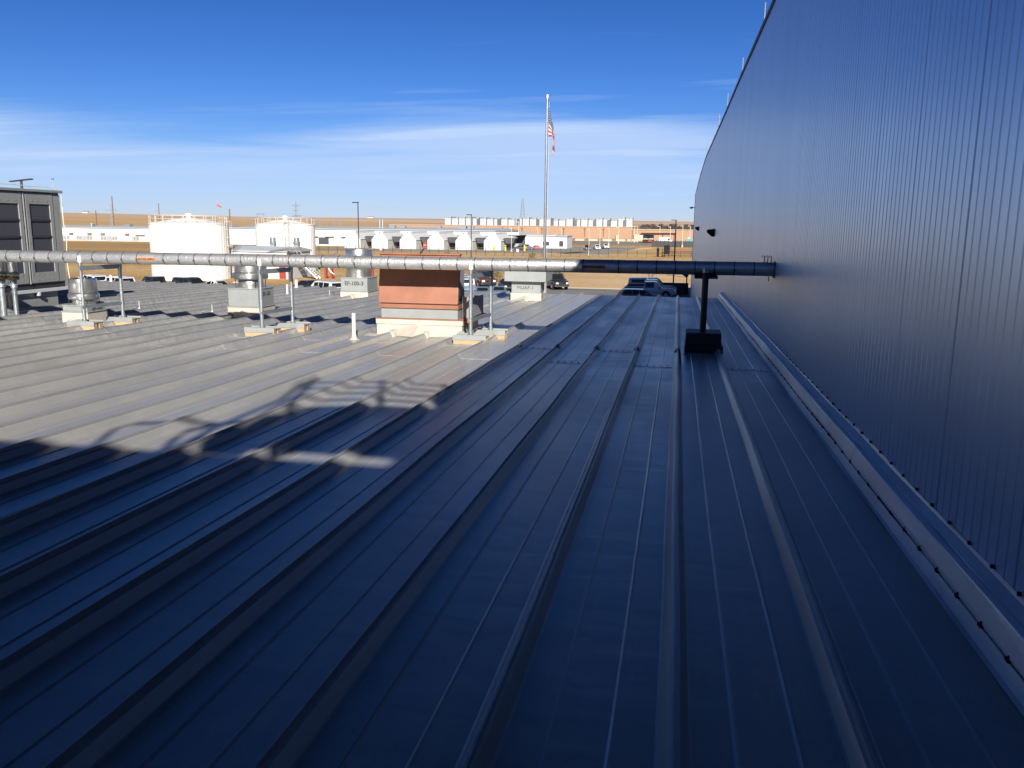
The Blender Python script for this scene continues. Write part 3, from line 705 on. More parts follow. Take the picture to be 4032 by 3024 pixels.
MB(o).box(xc-w/2-.006, xc+w/2-.064, y0+.13, y0+.29, z+1.355, z+1.385).build('hood_cap', M['terracotta'], t, bevel=.006)
MB(o).tube([(xc-.02, y0+.14, z+1.37), (xc+.05, y0+.12, z+1.46)], .012, 6).build('latch', M['darksteel'], t)
# open damper box on the right-hand side
b = MB(o); x0, x1 = xc+w/2-.045, xc+w/2+.12
b.box(x0, x1, y0+.25, y0+.27, z+.30, z+.66).box(x0, x1, y0+1.10, y0+1.12, z+.30, z+.62).box(x1-.015, x1, y0+.27, y0+1.10, z+.30, z+.64).box(x0, x1, y0+.27, y0+1.10, z+.30, z+.315)
b.build('damper_box', M['hvac'], t)
MB(o).box(x0-.02, x1+.03, y0+.1, y0+1.2, z+.235, z+.296).build('damper_flange', M['terracotta'], t)

# white plastic vent pipes
def vent(x, y, hgt, r, lab):
    z = rz_(y); t = thing('vent_pipe', lab, 'vent pipe', (x, y, z), 0, 'white vent pipes through the roof')
    MB().tube([(0, 0, .0), (0, 0, hgt)], r, 20).build('pipe', M['pvc'], t, smooth=True)
    MB().lathe([(r*2.9, .002), (r*2.2, .012), (r*1.5, .03), (r*1.25, .07), (r*1.02, .085)], (0, 0, 0), 20).build('boot', M['membrane'], t, smooth=True)
vent(-5.08, 12.72, .43, .031, 'tallest looking white vent pipe standing just left of the terracotta hood')
vent(-19.03, 25.7, .30, .045, 'short white vent pipe at the eave left of the first tank')
vent(-12.08, 25.4, .31, .050, 'short wide white vent pipe at the eave by the parked white wagon')
vent(-10.84, 22.2, .33, .030, 'slim white vent pipe right behind the middle pipe frame')
# air terminals with loose cable
for x, y, lab in ((-11.57, 16.5, 'small roof air terminal with loose cable right of the far left pipe frame'), (-9.7, 16.3, 'small roof air terminal with white base left of the tall fan box'),
                  (-9.61, 22.3, 'small roof air terminal left of the box stencilled EF-100-3')):
    z = rz_(y); t = thing('air_terminal', lab, 'lightning rod', (x, y, z), 0, 'small air terminals on the low roof')
    MB().tube([(0, 0, .02), (0, 0, .20)], .007, 6).build('rod', M['pvc'], t)
    MB().lathe([(.055, .0), (.05, .02), (.02, .05), (.008, .06)], (0, 0, 0), 10).build('base', M['pvc'], t)
    MB().tube([(0, 0, .04), (-.12, .05, .07), (-.28, .02, .02), (-.5, .1, .09), (-.62, .12, .012)], .006, 5).build('cable', M['galv'], t)
# patches of sealant / membrane, lying on the roof
def patch(x, y, w, d, lab):
    n = 12; m = MB((x, y, rz_(y))); pts = []
    for j in range(n):
        a = 2*math.pi*j/n; rr = 1+.35*random.uniform(-1, 1); pts.append((x+w*rr*math.cos(a), y+d*rr*math.sin(a)))
    m.prism(pts, 'z', rz_(y)+.004, rz_(y)+.03)
    tag(m.build('sealant_patch', M['membrane']), lab, 'sealant patch', 'white sealant patches on the roof').location = (x, y, 0.)
for x, y, w, d, lab in ((-12.2, 13.0, .10, .12, 'white sealant blob on the roof below the far left cabinet'), (-11.2, 14.6, .12, .16, 'white sealant blob just left of the small exhaust fan'),
                        (-11.6, 20.9, .14, .2, 'small white sealant patch on the sunlit roof beyond the shadows')):
    patch(x, y, w, d, lab)

# ------------------------------------------------------------------ big grey air handler at the left edge
o = (-14.6, 15.2, rz_(15.2)); t = thing('air_handler', 'big dark grey air handling cabinet with louvred panels at the left edge', 'air handler', o)
X = -13.6; yb0, yb1 = 12.6, 16.84; zb, zt = .24, 2.20
MB(o).box(X-2.1, X-.02, yb0, yb1, zb, zt).build('cabinet', M['hvac'], t, bevel=.01)
pn = [(12.70, 13.60), (13.66, 14.62), (14.70, 15.70), (15.80, 16.60)]
for a, b in pn:
    la, lb = a+.10, b-.10
    m = MB(o); m.box(X-.02, X+.012, a, la, zb+.02, zt-.04).box(X-.02, X+.012, lb, b, zb+.02, zt-.04).box(X-.02, X+.012, la, lb, zb+.02, .48).box(X-.02, X+.012, la, lb, 1.93, zt-.04)
    p = m.build('access_panel', M['hvac'], t, bevel=.004)
    MB(o).box(X-.018, X-.010, la, lb, .48, 1.93).build('louver', M['louver'], p)
    m = MB(o)
    for zz_ in (1.59, 1.24, .86): m.box(X-.010, X+.010, la, lb, zz_-.022, zz_+.022)
    m.build('louver_bar', M['darksteel'], p)
    m = MB(o)
    for q in range(4):
        for zz_ in (zb+.08, .44, 2.0): m.tube([(X+.012, la+.08+q*(lb-la-.16)/3, zz_), (X+.022, la+.08+q*(lb-la-.16)/3, zz_)], .009, 6)
    for q in range(5):
        for yy_ in (a+.03, b-.03): m.tube([(X+.012, yy_, .45+.33*q), (X+.022, yy_, .45+.33*q)], .009, 6)
    tag(m.build('bolts', M['galv'], p), kind='stuff')
MB(o).box(X-.018, X+.004, 16.63, 16.83, zb+.02, zt-.06).build('end_panel', M['hvac'], t)
MB(o).box(X-.005, X+.02, 15.735, 15.755, zb, zt-.04).build('seam_strip', M['galvpaint'], t)
MB(o).add([(X-2.2, yb0, zt+.02), (X+.05, yb0, zt-.01), (X+.05, yb1+.05, zt-.01), (X-2.2, yb1+.05, zt+.02), (X-2.2, yb0, zt+.09), (X+.05, yb0, zt+.045), (X+.05, yb1+.05, zt+.045), (X-2.2, yb1+.05, zt+.09)],
          [(0, 3, 2, 1), (4, 5, 6, 7), (0, 1, 5, 4), (1, 2, 6, 5), (2, 3, 7, 6), (3, 0, 4, 7)]).build('cabinet_roof', M['galvpaint'], t, bevel=.006)
MB(o).tube([(X-.05, 12.8, zt+.12), (X-.02, 14.6, zt+.10), (X-.03, 15.5, zt+.125), (X-.02, 16.0, zt+.10), (X-.03, 16.5, zt+.115), (X+.03, 16.85, zt+.02), (X+.03, 16.86, 1.9), (X+.02, 16.87, 1.55), (X+.04, 16.90, 1.2), (X+.03, 16.86, .7), (X+.05, 16.9, .1)], .009, 7).build('cable', M['pvc'], t, smooth=True)
MB(o).box(X-2.1, X-.03, yb0, yb1-.02, .10, zb).build('skid', M['darksteel'], t)
MB(o).box(X-.01, X+.03, yb0, yb1, .055, .125).box(X-2.1, X-.01, yb1-.02, yb1+.02, .055, .125).box(X-.01, X+.05, 15.9, 15.96, -.02, .055).build('base_rail', M['flash'], t, bevel=.004)
MB(o).box(X-2.0, X-.06, yb0+.2, yb1-.25, -.36, .10).build('duct_kerb', M['galvpaint'], t)
for y_ in (13.2, 15.2):
    z_ = rz_(y_); MB(o).box(X-.12, X+.0, y_-.06, y_+.06, z_-.02, .10).build('leg', M['membrane'], t, bevel=.006)
# pair of insulated valves beside it
for x, y, s, lab in ((-12.70, 13.95, 1.25, 'insulated vertical pipe with corroded flange at the extreme left edge'), (-12.42, 13.95, 1.0, 'insulated vertical pipe with corroded flange beside the cabinet, right of its larger twin')):
    z = rz_(y); q = thing('valve_riser', lab, 'pipe fitting', (x, y, z), 0, 'flanged risers by the air handler')
    ztop = PZ-z-.02
    MB().lathe([(.075*s, ztop-.34), (.08*s, ztop-.33), (.08*s, ztop)], (0, 0, 0), 20).tube([(0, 0, ztop-.02), (0, -.3, ztop+.0), (0, PY-y+.0, ztop)], .075*s, 14).build('pipe_jacket', M['jacket'], q, smooth=True)
    MB().lathe([(.05*s, ztop-.42), (.11*s, ztop-.41), (.11*s, ztop-.385), (.085*s, ztop-.37), (.06*s, ztop-.335)], (0, 0, 0), 16).build('insulation_end', M['membrane'], q, smooth=True)
    m = MB().lathe([(.10*s, ztop-.48), (.105*s, ztop-.475), (.105*s, ztop-.445), (.10*s, ztop-.44)], (0, 0, 0), 16)
    for a in range(0, 360, 60): m.tube([(.085*s*math.cos(R(a)), .085*s*math.sin(R(a)), ztop-.50), (.085*s*math.cos(R(a)), .085*s*math.sin(R(a)), ztop-.42)], .013*s, 6)
    m.build('flange', M['brass'], q)
    MB().lathe([(.045*s, .02), (.045*s, ztop-.66), (.065*s, ztop-.63), (.05*s, ztop-.58), (.065*s, ztop-.53), (.05*s, ztop-.48)], (0, 0, 0), 12).tube([(-.09, -.02, ztop-.6), (.1, -.02, ztop-.58)], .012, 6).build('valve_body', M['galv'], q, smooth=True)

# ------------------------------------------------------------------ flagpole
o = (-6.96, 44.5, GZ); t = thing('flagpole', 'tall tapering aluminium flagpole rising behind the pipe', 'flagpole', o)
ph = 14.05
MB().tube([(0, 0, 0), (0, 0, ph*.3), (0, 0, ph*.6), (0, 0, ph)], .105, 20, .056).build('pole', M['alum'], t, smooth=True)
MB().lathe([(.05, ph), (.085, ph+.02), (.085, ph+.26), (.07, ph+.29), (.02, ph+.30)], (0, 0, 0), 16).build('truck_cap', M['alum'], t, smooth=True)
MB().lathe([(.35, 0), (.35, .2), (.14, .3)], (0, 0, 0), 20).build('base', M['concrete'], t)
MB().tube([(.13, 0, 1.2), (.105, 0, ph-.1)], .006, 5).build('halyard', M['pvc'], t)
# the flag hangs limp: canton at the hoist, striped fly folded down
fl = thing('flag', 'limp red, white and blue flag of stars and stripes hanging from the pole', 'flag', (o[0]+.10, o[1]-.02, GZ+ph-.35))
def flagmat():
    m = bpy.data.materials.new('flag cloth'); m.use_nodes = True; tt = m.node_tree; p = tt.nodes['Principled BSDF']; l = tt.links.new
    uv = tt.nodes.new('ShaderNodeUVMap'); s = tt.nodes.new('ShaderNodeSeparateXYZ'); l(uv.outputs[0], s.inputs[0])
    u, v = s.outputs[0], s.outputs[1]
    st = math_(tt, 'LESS_THAN', math_(tt, 'FRACT', math_(tt, 'MULTIPLY', v, 6.5)), .5)
    c = mixc(tt, st, (.46, .45, .44), (.27, .015, .03))
    can = math_(tt, 'MULTIPLY', math_(tt, 'LESS_THAN', u, .4), math_(tt, 'LESS_THAN', v, .54))
    du = math_(tt, 'SUBTRACT', math_(tt, 'FRACT', math_(tt, 'MULTIPLY', u, 15)), .5)
    dv = math_(tt, 'SUBTRACT', math_(tt, 'FRACT', math_(tt, 'MULTIPLY', v, 12)), .5)
    star = math_(tt, 'LESS_THAN', math_(tt, 'ADD', math_(tt, 'MULTIPLY', du, du), math_(tt, 'MULTIPLY', dv, dv)), .045)
    c2 = mixc(tt, star, (.012, .018, .07), (.5, .5, .5))
    l(mixc(tt, can, c, c2), p.inputs['Base Color']); p.inputs['Roughness'].default_value = .8
    return m
nu, nv = 40, 30; me = bpy.data.meshes.new('cloth'); vs = []; fs = []; uvs = []
for i in range(nu+1):
    for j in range(nv+1):
        u, v = i/nu, j/nv
        def pl(P, q):
            for (a, xa, za), (b, xb, zb) in zip(P, P[1:]):
                if q <= b: f = (q-a)/(b-a); return xa+(xb-xa)*f, za+(zb-za)*f
            return P[-1][1:]
        tx_, tz_ = pl([(0, 0, 0), (.3, .20, -.80), (.55, .33, -1.38), (.8, .36, -1.85), (1, .33, -2.22)], u)
        bx_, bz_ = pl([(0, 0, -1.47), (.18, .14, -1.43), (.34, .25, -1.52), (.7, .22, -2.05), (1, .18, -2.45)], u)
        fold = math.sin(u*19+v*2)
        x = tx_+(bx_-tx_)*v+.012*fold*u
        zf = tz_+(bz_-tz_)*v
        yy_ = .09*math.cos(u*19+v*4)*min(1, u*2)+.05*math.sin(v*7+u*5)*min(1, u*3)
        vs.append((x, yy_, zf))
        uvs.append((u, v))
for i in range(nu):
    for j in range(nv): a = i*(nv+1)+j; fs.append((a, a+1, a+nv+2, a+nv+1))
me.from_pydata(vs, [], fs); ul = me.uv_layers.new(name='UVMap')
for lp in me.loops: ul.data[lp.index].uv = uvs[lp.vertex_index]
me.materials.append(flagmat()); me.polygons.foreach_set('use_smooth', [True]*len(me.polygons))
co = bpy.data.objects.new('cloth', me); COL.objects.link(co); co.parent = fl
sm = co.modifiers.new('thick', 'SOLIDIFY'); sm.thickness = .006

# ------------------------------------------------------------------ cars
def loft(st):
    """stations (x, halfwidth, zbottom, zshoulder, halfroof, zroof)"""
    m = MB(); n = 10
    for (x, w, zb, zs, wr, zr) in st:
        m.v += [(x, -w*.93, zb), (x, -w, zb+.16), (x, -w, zs-.14), (x, -w*.965, zs), (x, -wr, zr), (x, wr, zr), (x, w*.965, zs), (x, w, zs-.14), (x, w, zb+.16), (x, w*.93, zb)]
    for i in range(len(st)-1):
        for j in range(n): m.f.append((i*n+j, i*n+(j+1) % n, (i+1)*n+(j+1) % n, (i+1)*n+j))
    m.f += [tuple(range(n))[::-1], tuple((len(st)-1)*n+j for j in range(n))]
    return m
def carkind(kind, col, label, cat, loc, rz, cap=None):
    K = dict(
     pickup=dict(l=2.85, w=.98, st=[(-2.85,.93,.50,1.02,.90,1.04),(-2.80,.98,.42,1.08,.93,1.10),(-.62,.98,.36,1.10,.93,1.12),(-.58,.98,.36,1.13,.92,1.16),(-.50,.98,.36,1.13,.80,1.84),(.55,.98,.36,1.13,.78,1.87),(.78,.98,.36,1.12,.80,1.80),(1.38,.97,.36,1.10,.90,1.17),(2.45,.95,.38,1.05,.84,1.12),(2.72,.92,.42,.95,.80,1.02),(2.82,.86,.46,.80,.78,.86)],
        win=[(-.44,.48)], wx=(-1.75,1.80), r=.40, shield=(.80,1.34), back=(-.585,-.505)),
     suv=dict(l=2.45, w=.95, st=[(-2.42,.88,.46,.98,.86,1.02),(-2.38,.94,.40,1.06,.84,1.16),(-2.15,.95,.34,1.08,.76,1.74),(-1.7,.95,.34,1.08,.74,1.80),(.30,.95,.34,1.08,.74,1.78),(.50,.95,.34,1.07,.76,1.70),(1.15,.94,.34,1.04,.86,1.10),(2.05,.92,.36,.98,.80,1.04),(2.36,.88,.40,.88,.76,.95),(2.45,.82,.44,.74,.74,.80)],
        win=[(-2.0,-1.15),(-1.05,-.35),(-.25,.42)], wx=(-1.45,1.50), r=.37, shield=(.52,1.10), back=(-2.36,-2.18)),
     sedan=dict(l=2.35, w=.89, st=[(-2.32,.82,.42,.84,.78,.88),(-2.2,.87,.34,.92,.78,.97),(-1.45,.89,.30,.94,.74,1.00),(-.85,.89,.30,.94,.64,1.38),(-.3,.89,.30,.93,.62,1.43),(.35,.89,.30,.92,.63,1.39),(1.10,.88,.30,.88,.76,.93),(1.95,.86,.32,.80,.72,.84),(2.25,.80,.36,.68,.68,.72),(2.33,.74,.40,.58,.64,.62)],
        win=[(-.95,-.25),(-.15,.55)], wx=(-1.38,1.40), r=.32, shield=(.38,1.06), back=(-1.40,-.90)))[kind]
    t = thing(kind+'_car' if kind != 'pickup' else 'pickup_truck', label, cat, loc, rz, 'vehicles parked below the roof')
    st = K['st']
    body = loft(st).build('body', CAR[col], t, smooth=True)
    def at(x):
        for a, b in zip(st, st[1:]):
            if a[0] <= x <= b[0]:
                f = (x-a[0])/(b[0]-a[0]) if b[0] > a[0] else 0
                return [a[i]+(b[i]-a[i])*f for i in range(6)]
    for a, b in K['win']:
        for s in (-1, 1):
            P = []
            A, B = at(a), at(b); k0, k1 = .10, .86
            def pt(q, k): 
                y_ = q[1]*.965+(q[4]-q[1]*.965)*k; return (q[0], s*(y_+.010), q[3]+(q[5]-q[3])*k)
            kb = .86
            P = [pt(A, k0), pt(B, k0), pt(B, kb), pt(A, kb)]
            q2 = [(p[0], p[1]-s*.02, p[2]) for p in P]
            MB().add(P+q2, [(0, 1, 2, 3), (7, 6, 5, 4), (0, 4, 5, 1), (1, 5, 6, 2), (2, 6, 7, 3), (3, 7, 4, 0)]).build('side_window', M['glass'], t)
    for nm, (a, b), sg in (('windscreen', K['shield'], 1), ('rear_window', K['back'], -1)):
        A, B = at(a), at(b)
        lo, hi_ = (B, A) if sg == 1 else (A, B)
        def p2(q, f, s): return Vector((q[0], s*q[4]*f, q[5]))
        c = [p2(lo, .86, -1), p2(lo, .86, 1), p2(hi_, .88, 1), p2(hi_, .88, -1)]
        nrm = (c[1]-c[0]).cross(c[3]-c[0]).normalized()
        if nrm.x*sg < 0: nrm = -nrm
        ctr = sum(c, Vector())/4; c = [ctr+(p-ctr)*.90 for p in c]
        top = [p+nrm*.012 for p in c]; bot = [p-nrm*.01 for p in c]
        MB().add(top+bot, [(0, 1, 2, 3), (7, 6, 5, 4), (0, 4, 5, 1), (1, 5, 6, 2), (2, 6, 7, 3), (3, 7, 4, 0)]).build(nm, M['glass'], t)
    r = K['r']; w = K['w']
    for wx in K['wx']:
        for s in (-1, 1):
            MB().tube([(wx, s*(w-.06), r+.03), (wx, s*(w+.006), r+.03)], r+.075, 22).build('wheel_arch', M['black'], t)
            wh = MB().tube([(wx, s*(w-.20), r), (wx, s*(w+.03), r)], r, 22).build('wheel', M['tyre'], t, smooth=True)
            MB().tube([(wx, s*(w+.02), r), (wx, s*(w+.038), r)], r*.6, 14).build('rim', M['rim'], wh)
    L_ = K['l']; zs = .66 if kind == 'sedan' else .84
    for s in (-1, 1):
        MB().box(L_-.14, L_+.01, s*w*.66-.13, s*w*.66+.13, zs-.10, zs+.08).build('headlight', M['headlight'], t, bevel=.02)
        MB().box(-L_-.012, -L_+.10, s*w*.88-.07, s*w*.88+.06, zs-.12, zs+.16).build('tail_light', M['taillight'], t, bevel=.01)
    MB().box(L_-.10, L_+.015, -w*.46, w*.46, zs-.13, zs+.07).build('grille', M['chrome'] if kind == 'pickup' else M['black'], t, bevel=.01)
    MB().box(L_-.18, L_+.09, -w*.9, w*.9, .40, .60).build('front_bumper', M['chrome'] if kind == 'pickup' else CAR[col], t, bevel=.04)
    MB().box(-L_-.09, -L_+.12, -w*.9, w*.9, .42, .60).build('rear_bumper', M['chrome'] if kind == 'pickup' else CAR[col], t, bevel=.04)
    if kind == 'pickup' and not cap:
        MB().box(-2.72, -.66, -.80, .80, 1.10, 1.123).build('truck_bed', M['black'], t)
    if cap:
        MB().add([(-2.78, -.93, 1.12), (-.56, -.93, 1.14), (-.56, .93, 1.14), (-2.78, .93, 1.12), (-2.70, -.78, 1.80), (-.60, -.78, 1.86), (-.60, .78, 1.86), (-2.70, .78, 1.80)],
                 [(0, 3, 2, 1), (4, 5, 6, 7), (0, 1, 5, 4), (1, 2, 6, 5), (2, 3, 7, 6), (3, 0, 4, 7)]).build('bed_cap', CAR[cap], t, bevel=.05)
        for s in (-1, 1):
            MB().add([(-2.4, s*.90, 1.28), (-.8, s*.90, 1.28), (-.8, s*.83, 1.66), (-2.4, s*.83, 1.66), (-2.4, s*.87, 1.28), (-.8, s*.87, 1.28), (-.8, s*.80, 1.66), (-2.4, s*.80, 1.66)],
                     [(0, 1, 2, 3), (7, 6, 5, 4), (0, 4, 5, 1), (1, 5, 6, 2), (2, 6, 7, 3), (3, 7, 4, 0)]).build('cap_window', M['glass'], t)
    for s in (-1, 1):
        x_ = K['shield'][0]+.25
        MB().box(x_-.06, x_+.06, s*(w+.02), s*(w+.20), 1.12 if kind != 'sedan' else .95, 1.28 if kind != 'sedan' else 1.07).build('mirror', M['black'], t, bevel=.02)
    return t
GP = GZ+.014
D90 = R(90)
# right-hand group in the shade: noses pointing right
carkind('pickup', 'silver', 'silver blue single cab pickup parked side on by the eave, in front of the others', 'pickup truck', (-2.95, 94.0, GP), R(2))
q_ = carkind('suv', 'grey', 'dark wagon roof showing just above the eave, nearest of the shaded vehicles', 'car', (-3.5, 87.6, GP), R(3)); q_.scale = (.88, .95, .80)
carkind('pickup', 'silver', 'extended cab pickup half hidden behind the silver single cab pickup', 'pickup truck', (-2.9, 97.6, GP), R(3))
carkind('pickup', 'grey', 'rearmost shaded pickup with a boxy bed cap', 'pickup truck', (-2.9, 101.0, GP), R(3), cap='silver')
# middle group
carkind('pickup', 'black', 'black pickup with chrome grille facing the camera right of the MUAF-1 box', 'pickup truck', (-15.1, 105.0, GP), R(-62))
q_ = carkind('pickup', 'maroon', 'maroon black pickup with large chrome grille facing the camera', 'pickup truck', (-24.5, 104.6, GP), R(-58)); q_.scale = (1.1, 1.1, 1.12)
carkind('suv', 'blue', 'blue grey wagon seen between the terracotta hood and the pipe frame', 'car', (-24.0, 95.0, GP), R(108))
carkind('sedan', 'blue', 'dark sedan roof peeping over the eave beside the pipe frame post', 'car', (-20.0, 86.0, GP), R(105))
carkind('sedan', 'blue', 'blue car roof peeping over the eave just left of the MUAF-1 box', 'car', (-18.6, 87.6, GP), R(105))
carkind('sedan', 'black', 'black sedan partly behind the left side of the MUAF-1 box', 'car', (-20.0, 99.5, GP), R(-70))
carkind('suv', 'black', 'dark wagon just behind the blue grey wagon', 'car', (-25.9, 100.2, GP), R(108))
# left group, all angled away along the row
carkind('suv', 'white', 'long white wagon with tinted windows left of the EF-100-3 box', 'car', (-36.6, 83.3, GP), R(152))
carkind('sedan', 'black', 'dark sedan just behind the long white wagon', 'car', (-41.0, 88.9, GP), R(152))
carkind('sedan', 'white', 'white car with dark glass right beside the EF-100-3 box', 'car', (-36.0, 86.5, GP), R(150))
carkind('sedan', 'white', 'white sedan parked below the right edge of the left tank', 'car', (-49.7, 85.0, GP), R(-22))
carkind('suv', 'black', 'black wagon parked in front of the left tank', 'car', (-52.0, 83.6, GP), R(-20))
carkind('pickup', 'black', 'black pickup parked at the left foot of the left tank', 'pickup truck', (-56.0, 83.0, GP), R(158))
carkind('suv', 'white', 'white topped wagon beside the short eave vent pipe', 'car', (-60.4, 82.4, GP), R(158))
carkind('suv', 'white', 'leftmost white car showing between the posts of the far left pipe frame', 'car', (-65.0, 84.0, GP), R(158))

# ------------------------------------------------------------------ tanks
def tank(c, r, hh, lab, lad):
    t = thing('storage_tank', lab, 'storage tank', (c[0], c[1], GZ), 0, 'white storage tanks with roof railings')
    m = MB(); n = 96
    for z in (0, hh):
        for j in range(n):
            rr = r-(.03 if j % 2 else 0); m.v.append((rr*math.cos(2*math.pi*j/n), rr*math.sin(2*math.pi*j/n), z))
    m.f = [(j, (j+1) % n, n+(j+1) % n, n+j) for j in range(n)]
    m.build('shell', M['tank'], t)
    MB().lathe([(r+.05, hh-.12), (r+.06, hh), (r-.02, hh+.02), (r*.5, hh+.45), (.5, hh+.75), (.01, hh+.76)], (0, 0, 0), 64).build('dome_roof', M['tank'], t, smooth=True)
    MB().lathe([(.28, hh+.7), (.28, hh+1.1), (.42, hh+1.12), (.42, hh+1.35), (.1, hh+1.4)], (0, 0, 0), 16).build('roof_vent', M['tank'], t)
    # perimeter railing: posts and three rails
    m = MB(); N_ = 22
    for j in range(N_):
        a = 2*math.pi*j/N_; x, y = (r-.12)*math.cos(a), (r-.12)*math.sin(a); m.tube([(x, y, hh-.02), (x, y, hh+1.05)], .045, 5)
    for z in (.12, .58, 1.05):
        pts = [((r-.12)*math.cos(2*math.pi*j/48), (r-.12)*math.sin(2*math.pi*j/48), hh+z) for j in range(49)]
        m.tube(pts, .038, 5)
    m.build('railing', M['cream'], t)
    a = R(lad); ux, uy = math.cos(a), math.sin(a); tx, ty = -uy, ux
    m = MB()
    for s in (-.28, .28): m.tube([(ux*(r+.35)+tx*s, uy*(r+.35)+ty*s, 1.6), (ux*(r+.35)+tx*s, uy*(r+.35)+ty*s, hh+1.1)], .04, 5)
    for i in range(22): 
        z = 1.7+i*.3; m.tube([(ux*(r+.35)-tx*.28, uy*(r+.35)-ty*.28, z), (ux*(r+.35)+tx*.28, uy*(r+.35)+ty*.28, z)], .02, 4)
    m.build('ladder', M['cream'], t)
    m = MB()
    for i in range(6):
        z = 2.4+i*1.1
        m.tube([(ux*(r+.35+.42*(1-math.cos(q)))+tx*.38*math.sin(q)*1, uy*(r+.35+.42*(1-math.cos(q)))+ty*.38*math.sin(q), z) for q in [2*math.pi*k/12 for k in range(13)]], .03, 4)
    for q in (1.6, 3.14, 4.7):
        m.tube([(ux*(r+.35+.42*(1-math.cos(q)))+tx*.38*math.sin(q), uy*(r+.35+.42*(1-math.cos(q)))+ty*.38*math.sin(q), zz_) for zz_ in (2.4, 8.0)], .025, 4)
    m.build('ladder_cage', M['cream'], t)
    return t
tank((-66.4, 106.9), 5.15, 7.55, 'nearer white cylindrical tank with railed roof, the left one', 0)
tank((-63.2, 129.6), 4.75, 7.55, 'farther white cylindrical tank with railed roof, right of the other', -62)

# pump shed between the tanks
o = (-56.5, 113, GZ); t = thing('pump_shed', 'low white shed with a red door and roof fans in front of the farther tank', 'shed', o)
x0, x1, ya, yb = -63.0, -53.7, 110.2, 118.0
MB(o).box(x0, x1, ya, yb, GZ, GZ+3.7).build('wall', M['white'], t)
MB(o).prism([(ya-.2, GZ+3.72), (yb+.2, GZ+3.72), (yb+.2, GZ+3.9), ((ya+yb)/2, GZ+4.45), (ya-.2, GZ+3.9)], 'x', x0-.2, x1+.2).build('roof', M['roofgrey'], t)
d = MB(o).box(-54.9, -53.9, ya-.06, ya-.01, GZ+.05, GZ+2.2).build('door', M['red'], t)
MB(o).box(-54.1, -54.0, ya-.1, ya-.06, GZ+1.0, GZ+1.1).build('handle', M['galv'], d)
MB(o).box(-57.2, -56.8, ya-.04, ya-.01, GZ+1.2, GZ+1.9).build('window', M['glass'], t)
MB(o).box(x0-.3, x0-.05, ya-.3, ya, GZ, GZ+3.4).build('dark_bay', M['darksteel'], t)
for i, (x, y) in enumerate(((-57.6, 114), (-54.4, 115))):
    q = thing('exhaust_fan', ('left', 'right')[i]+' of two small drum fans on the shed roof before the farther tank', 'exhaust fan', (x, y, GZ+4.35), 0, 'drum fans on the shed roof')
    MB().box(-.35, .35, -.35, .35, -.3, .35).build('fan_box', M['galvpaint'], q)
    MB().lathe([(.42, .35), (.52, .5), (.52, .7), (.42, .75), (.42, 1.35), (.1, 1.36)], (0, 0, 0), 20).build('drum', M['galv'], q, smooth=True)
MB(o).tube([(-56.5, ya-.1, GZ+3.7), (-55.0, ya-.3, GZ+4.0), (-53, ya-.5, GZ+4.25), (-51.4, ya-.5, GZ+4.2)], .12, 8).build('roof_pipe', M['galv'], t)
# stair beside the shed
o = (-51.2, 112.5, GZ); t = thing('metal_stair', 'grey metal stair with handrails descending beside the red door', 'stair', o)
for s in (0, 1.0):
    m = MB(o).tube([(-53.0, 111+s, GZ+3.2), (-49.6, 111+s, GZ+.1)], .12, 6); m.build('stringer', M['galv'], t)
    m = MB(o).tube([(-53.0, 111+s, GZ+4.2), (-49.6, 111+s, GZ+1.1)], .05, 5).tube([(-53.0, 111+s, GZ+3.7), (-49.6, 111+s, GZ+.6)], .035, 5)
    for k in range(5): m.tube([(-53+.85*k, 111+s, GZ+3.2-.775*k), (-53+.85*k, 111+s, GZ+4.2-.775*k)], .04, 5)
    m.build('handrail', M['galvpaint'], t)
m = MB(o)
for k in range(13): m.box(-53+.265*k-.14, -53+.265*k+.14, 111, 112, GZ+3.15-.24*k, GZ+3.19-.24*k)
m.build('treads', M['galv'], t)
t = thing('valve_stand', 'red steel pipe stand at the foot of the metal stair', 'pipe stand', (-48.9, 113.5, GZ))
for x_ in (-.45, .45): MB().box(x_-.16, x_+.16, -.2, .2, 0, 2.1).build('leg', M['red'], t)
MB().tube([(-1.2, 0, 2.25), (1.8, 0, 2.3)], .14, 8).build('pipe', M['galvpaint'], t)
t = thing('valve_stand', 'small red T-shaped post right of the farther tank', 'pipe stand', (-43.7, 117, GZ))
MB().box(-.18, .18, -.18, .18, 0, 1.5).build('leg', M['red'], t); MB().box(-.7, .7, -.25, .25, 1.5, 1.9).build('head', M['red'], t)

# windsock
t = thing('windsock', 'orange windsock on a thin mast behind the left tank', 'windsock', (-67.7, 116.8, GZ))
MB().tube([(0, 0, 0), (0, 0, 10.4)], .045, 6).build('mast', M['galv'], t)
MB().tube([(0, 0, 10.3), (.2, .03, 10.21), (.5, .06, 10.05), (.62, .06, 10.0)], .17, 12, .08).build('sock', M['sock'], t, smooth=True)

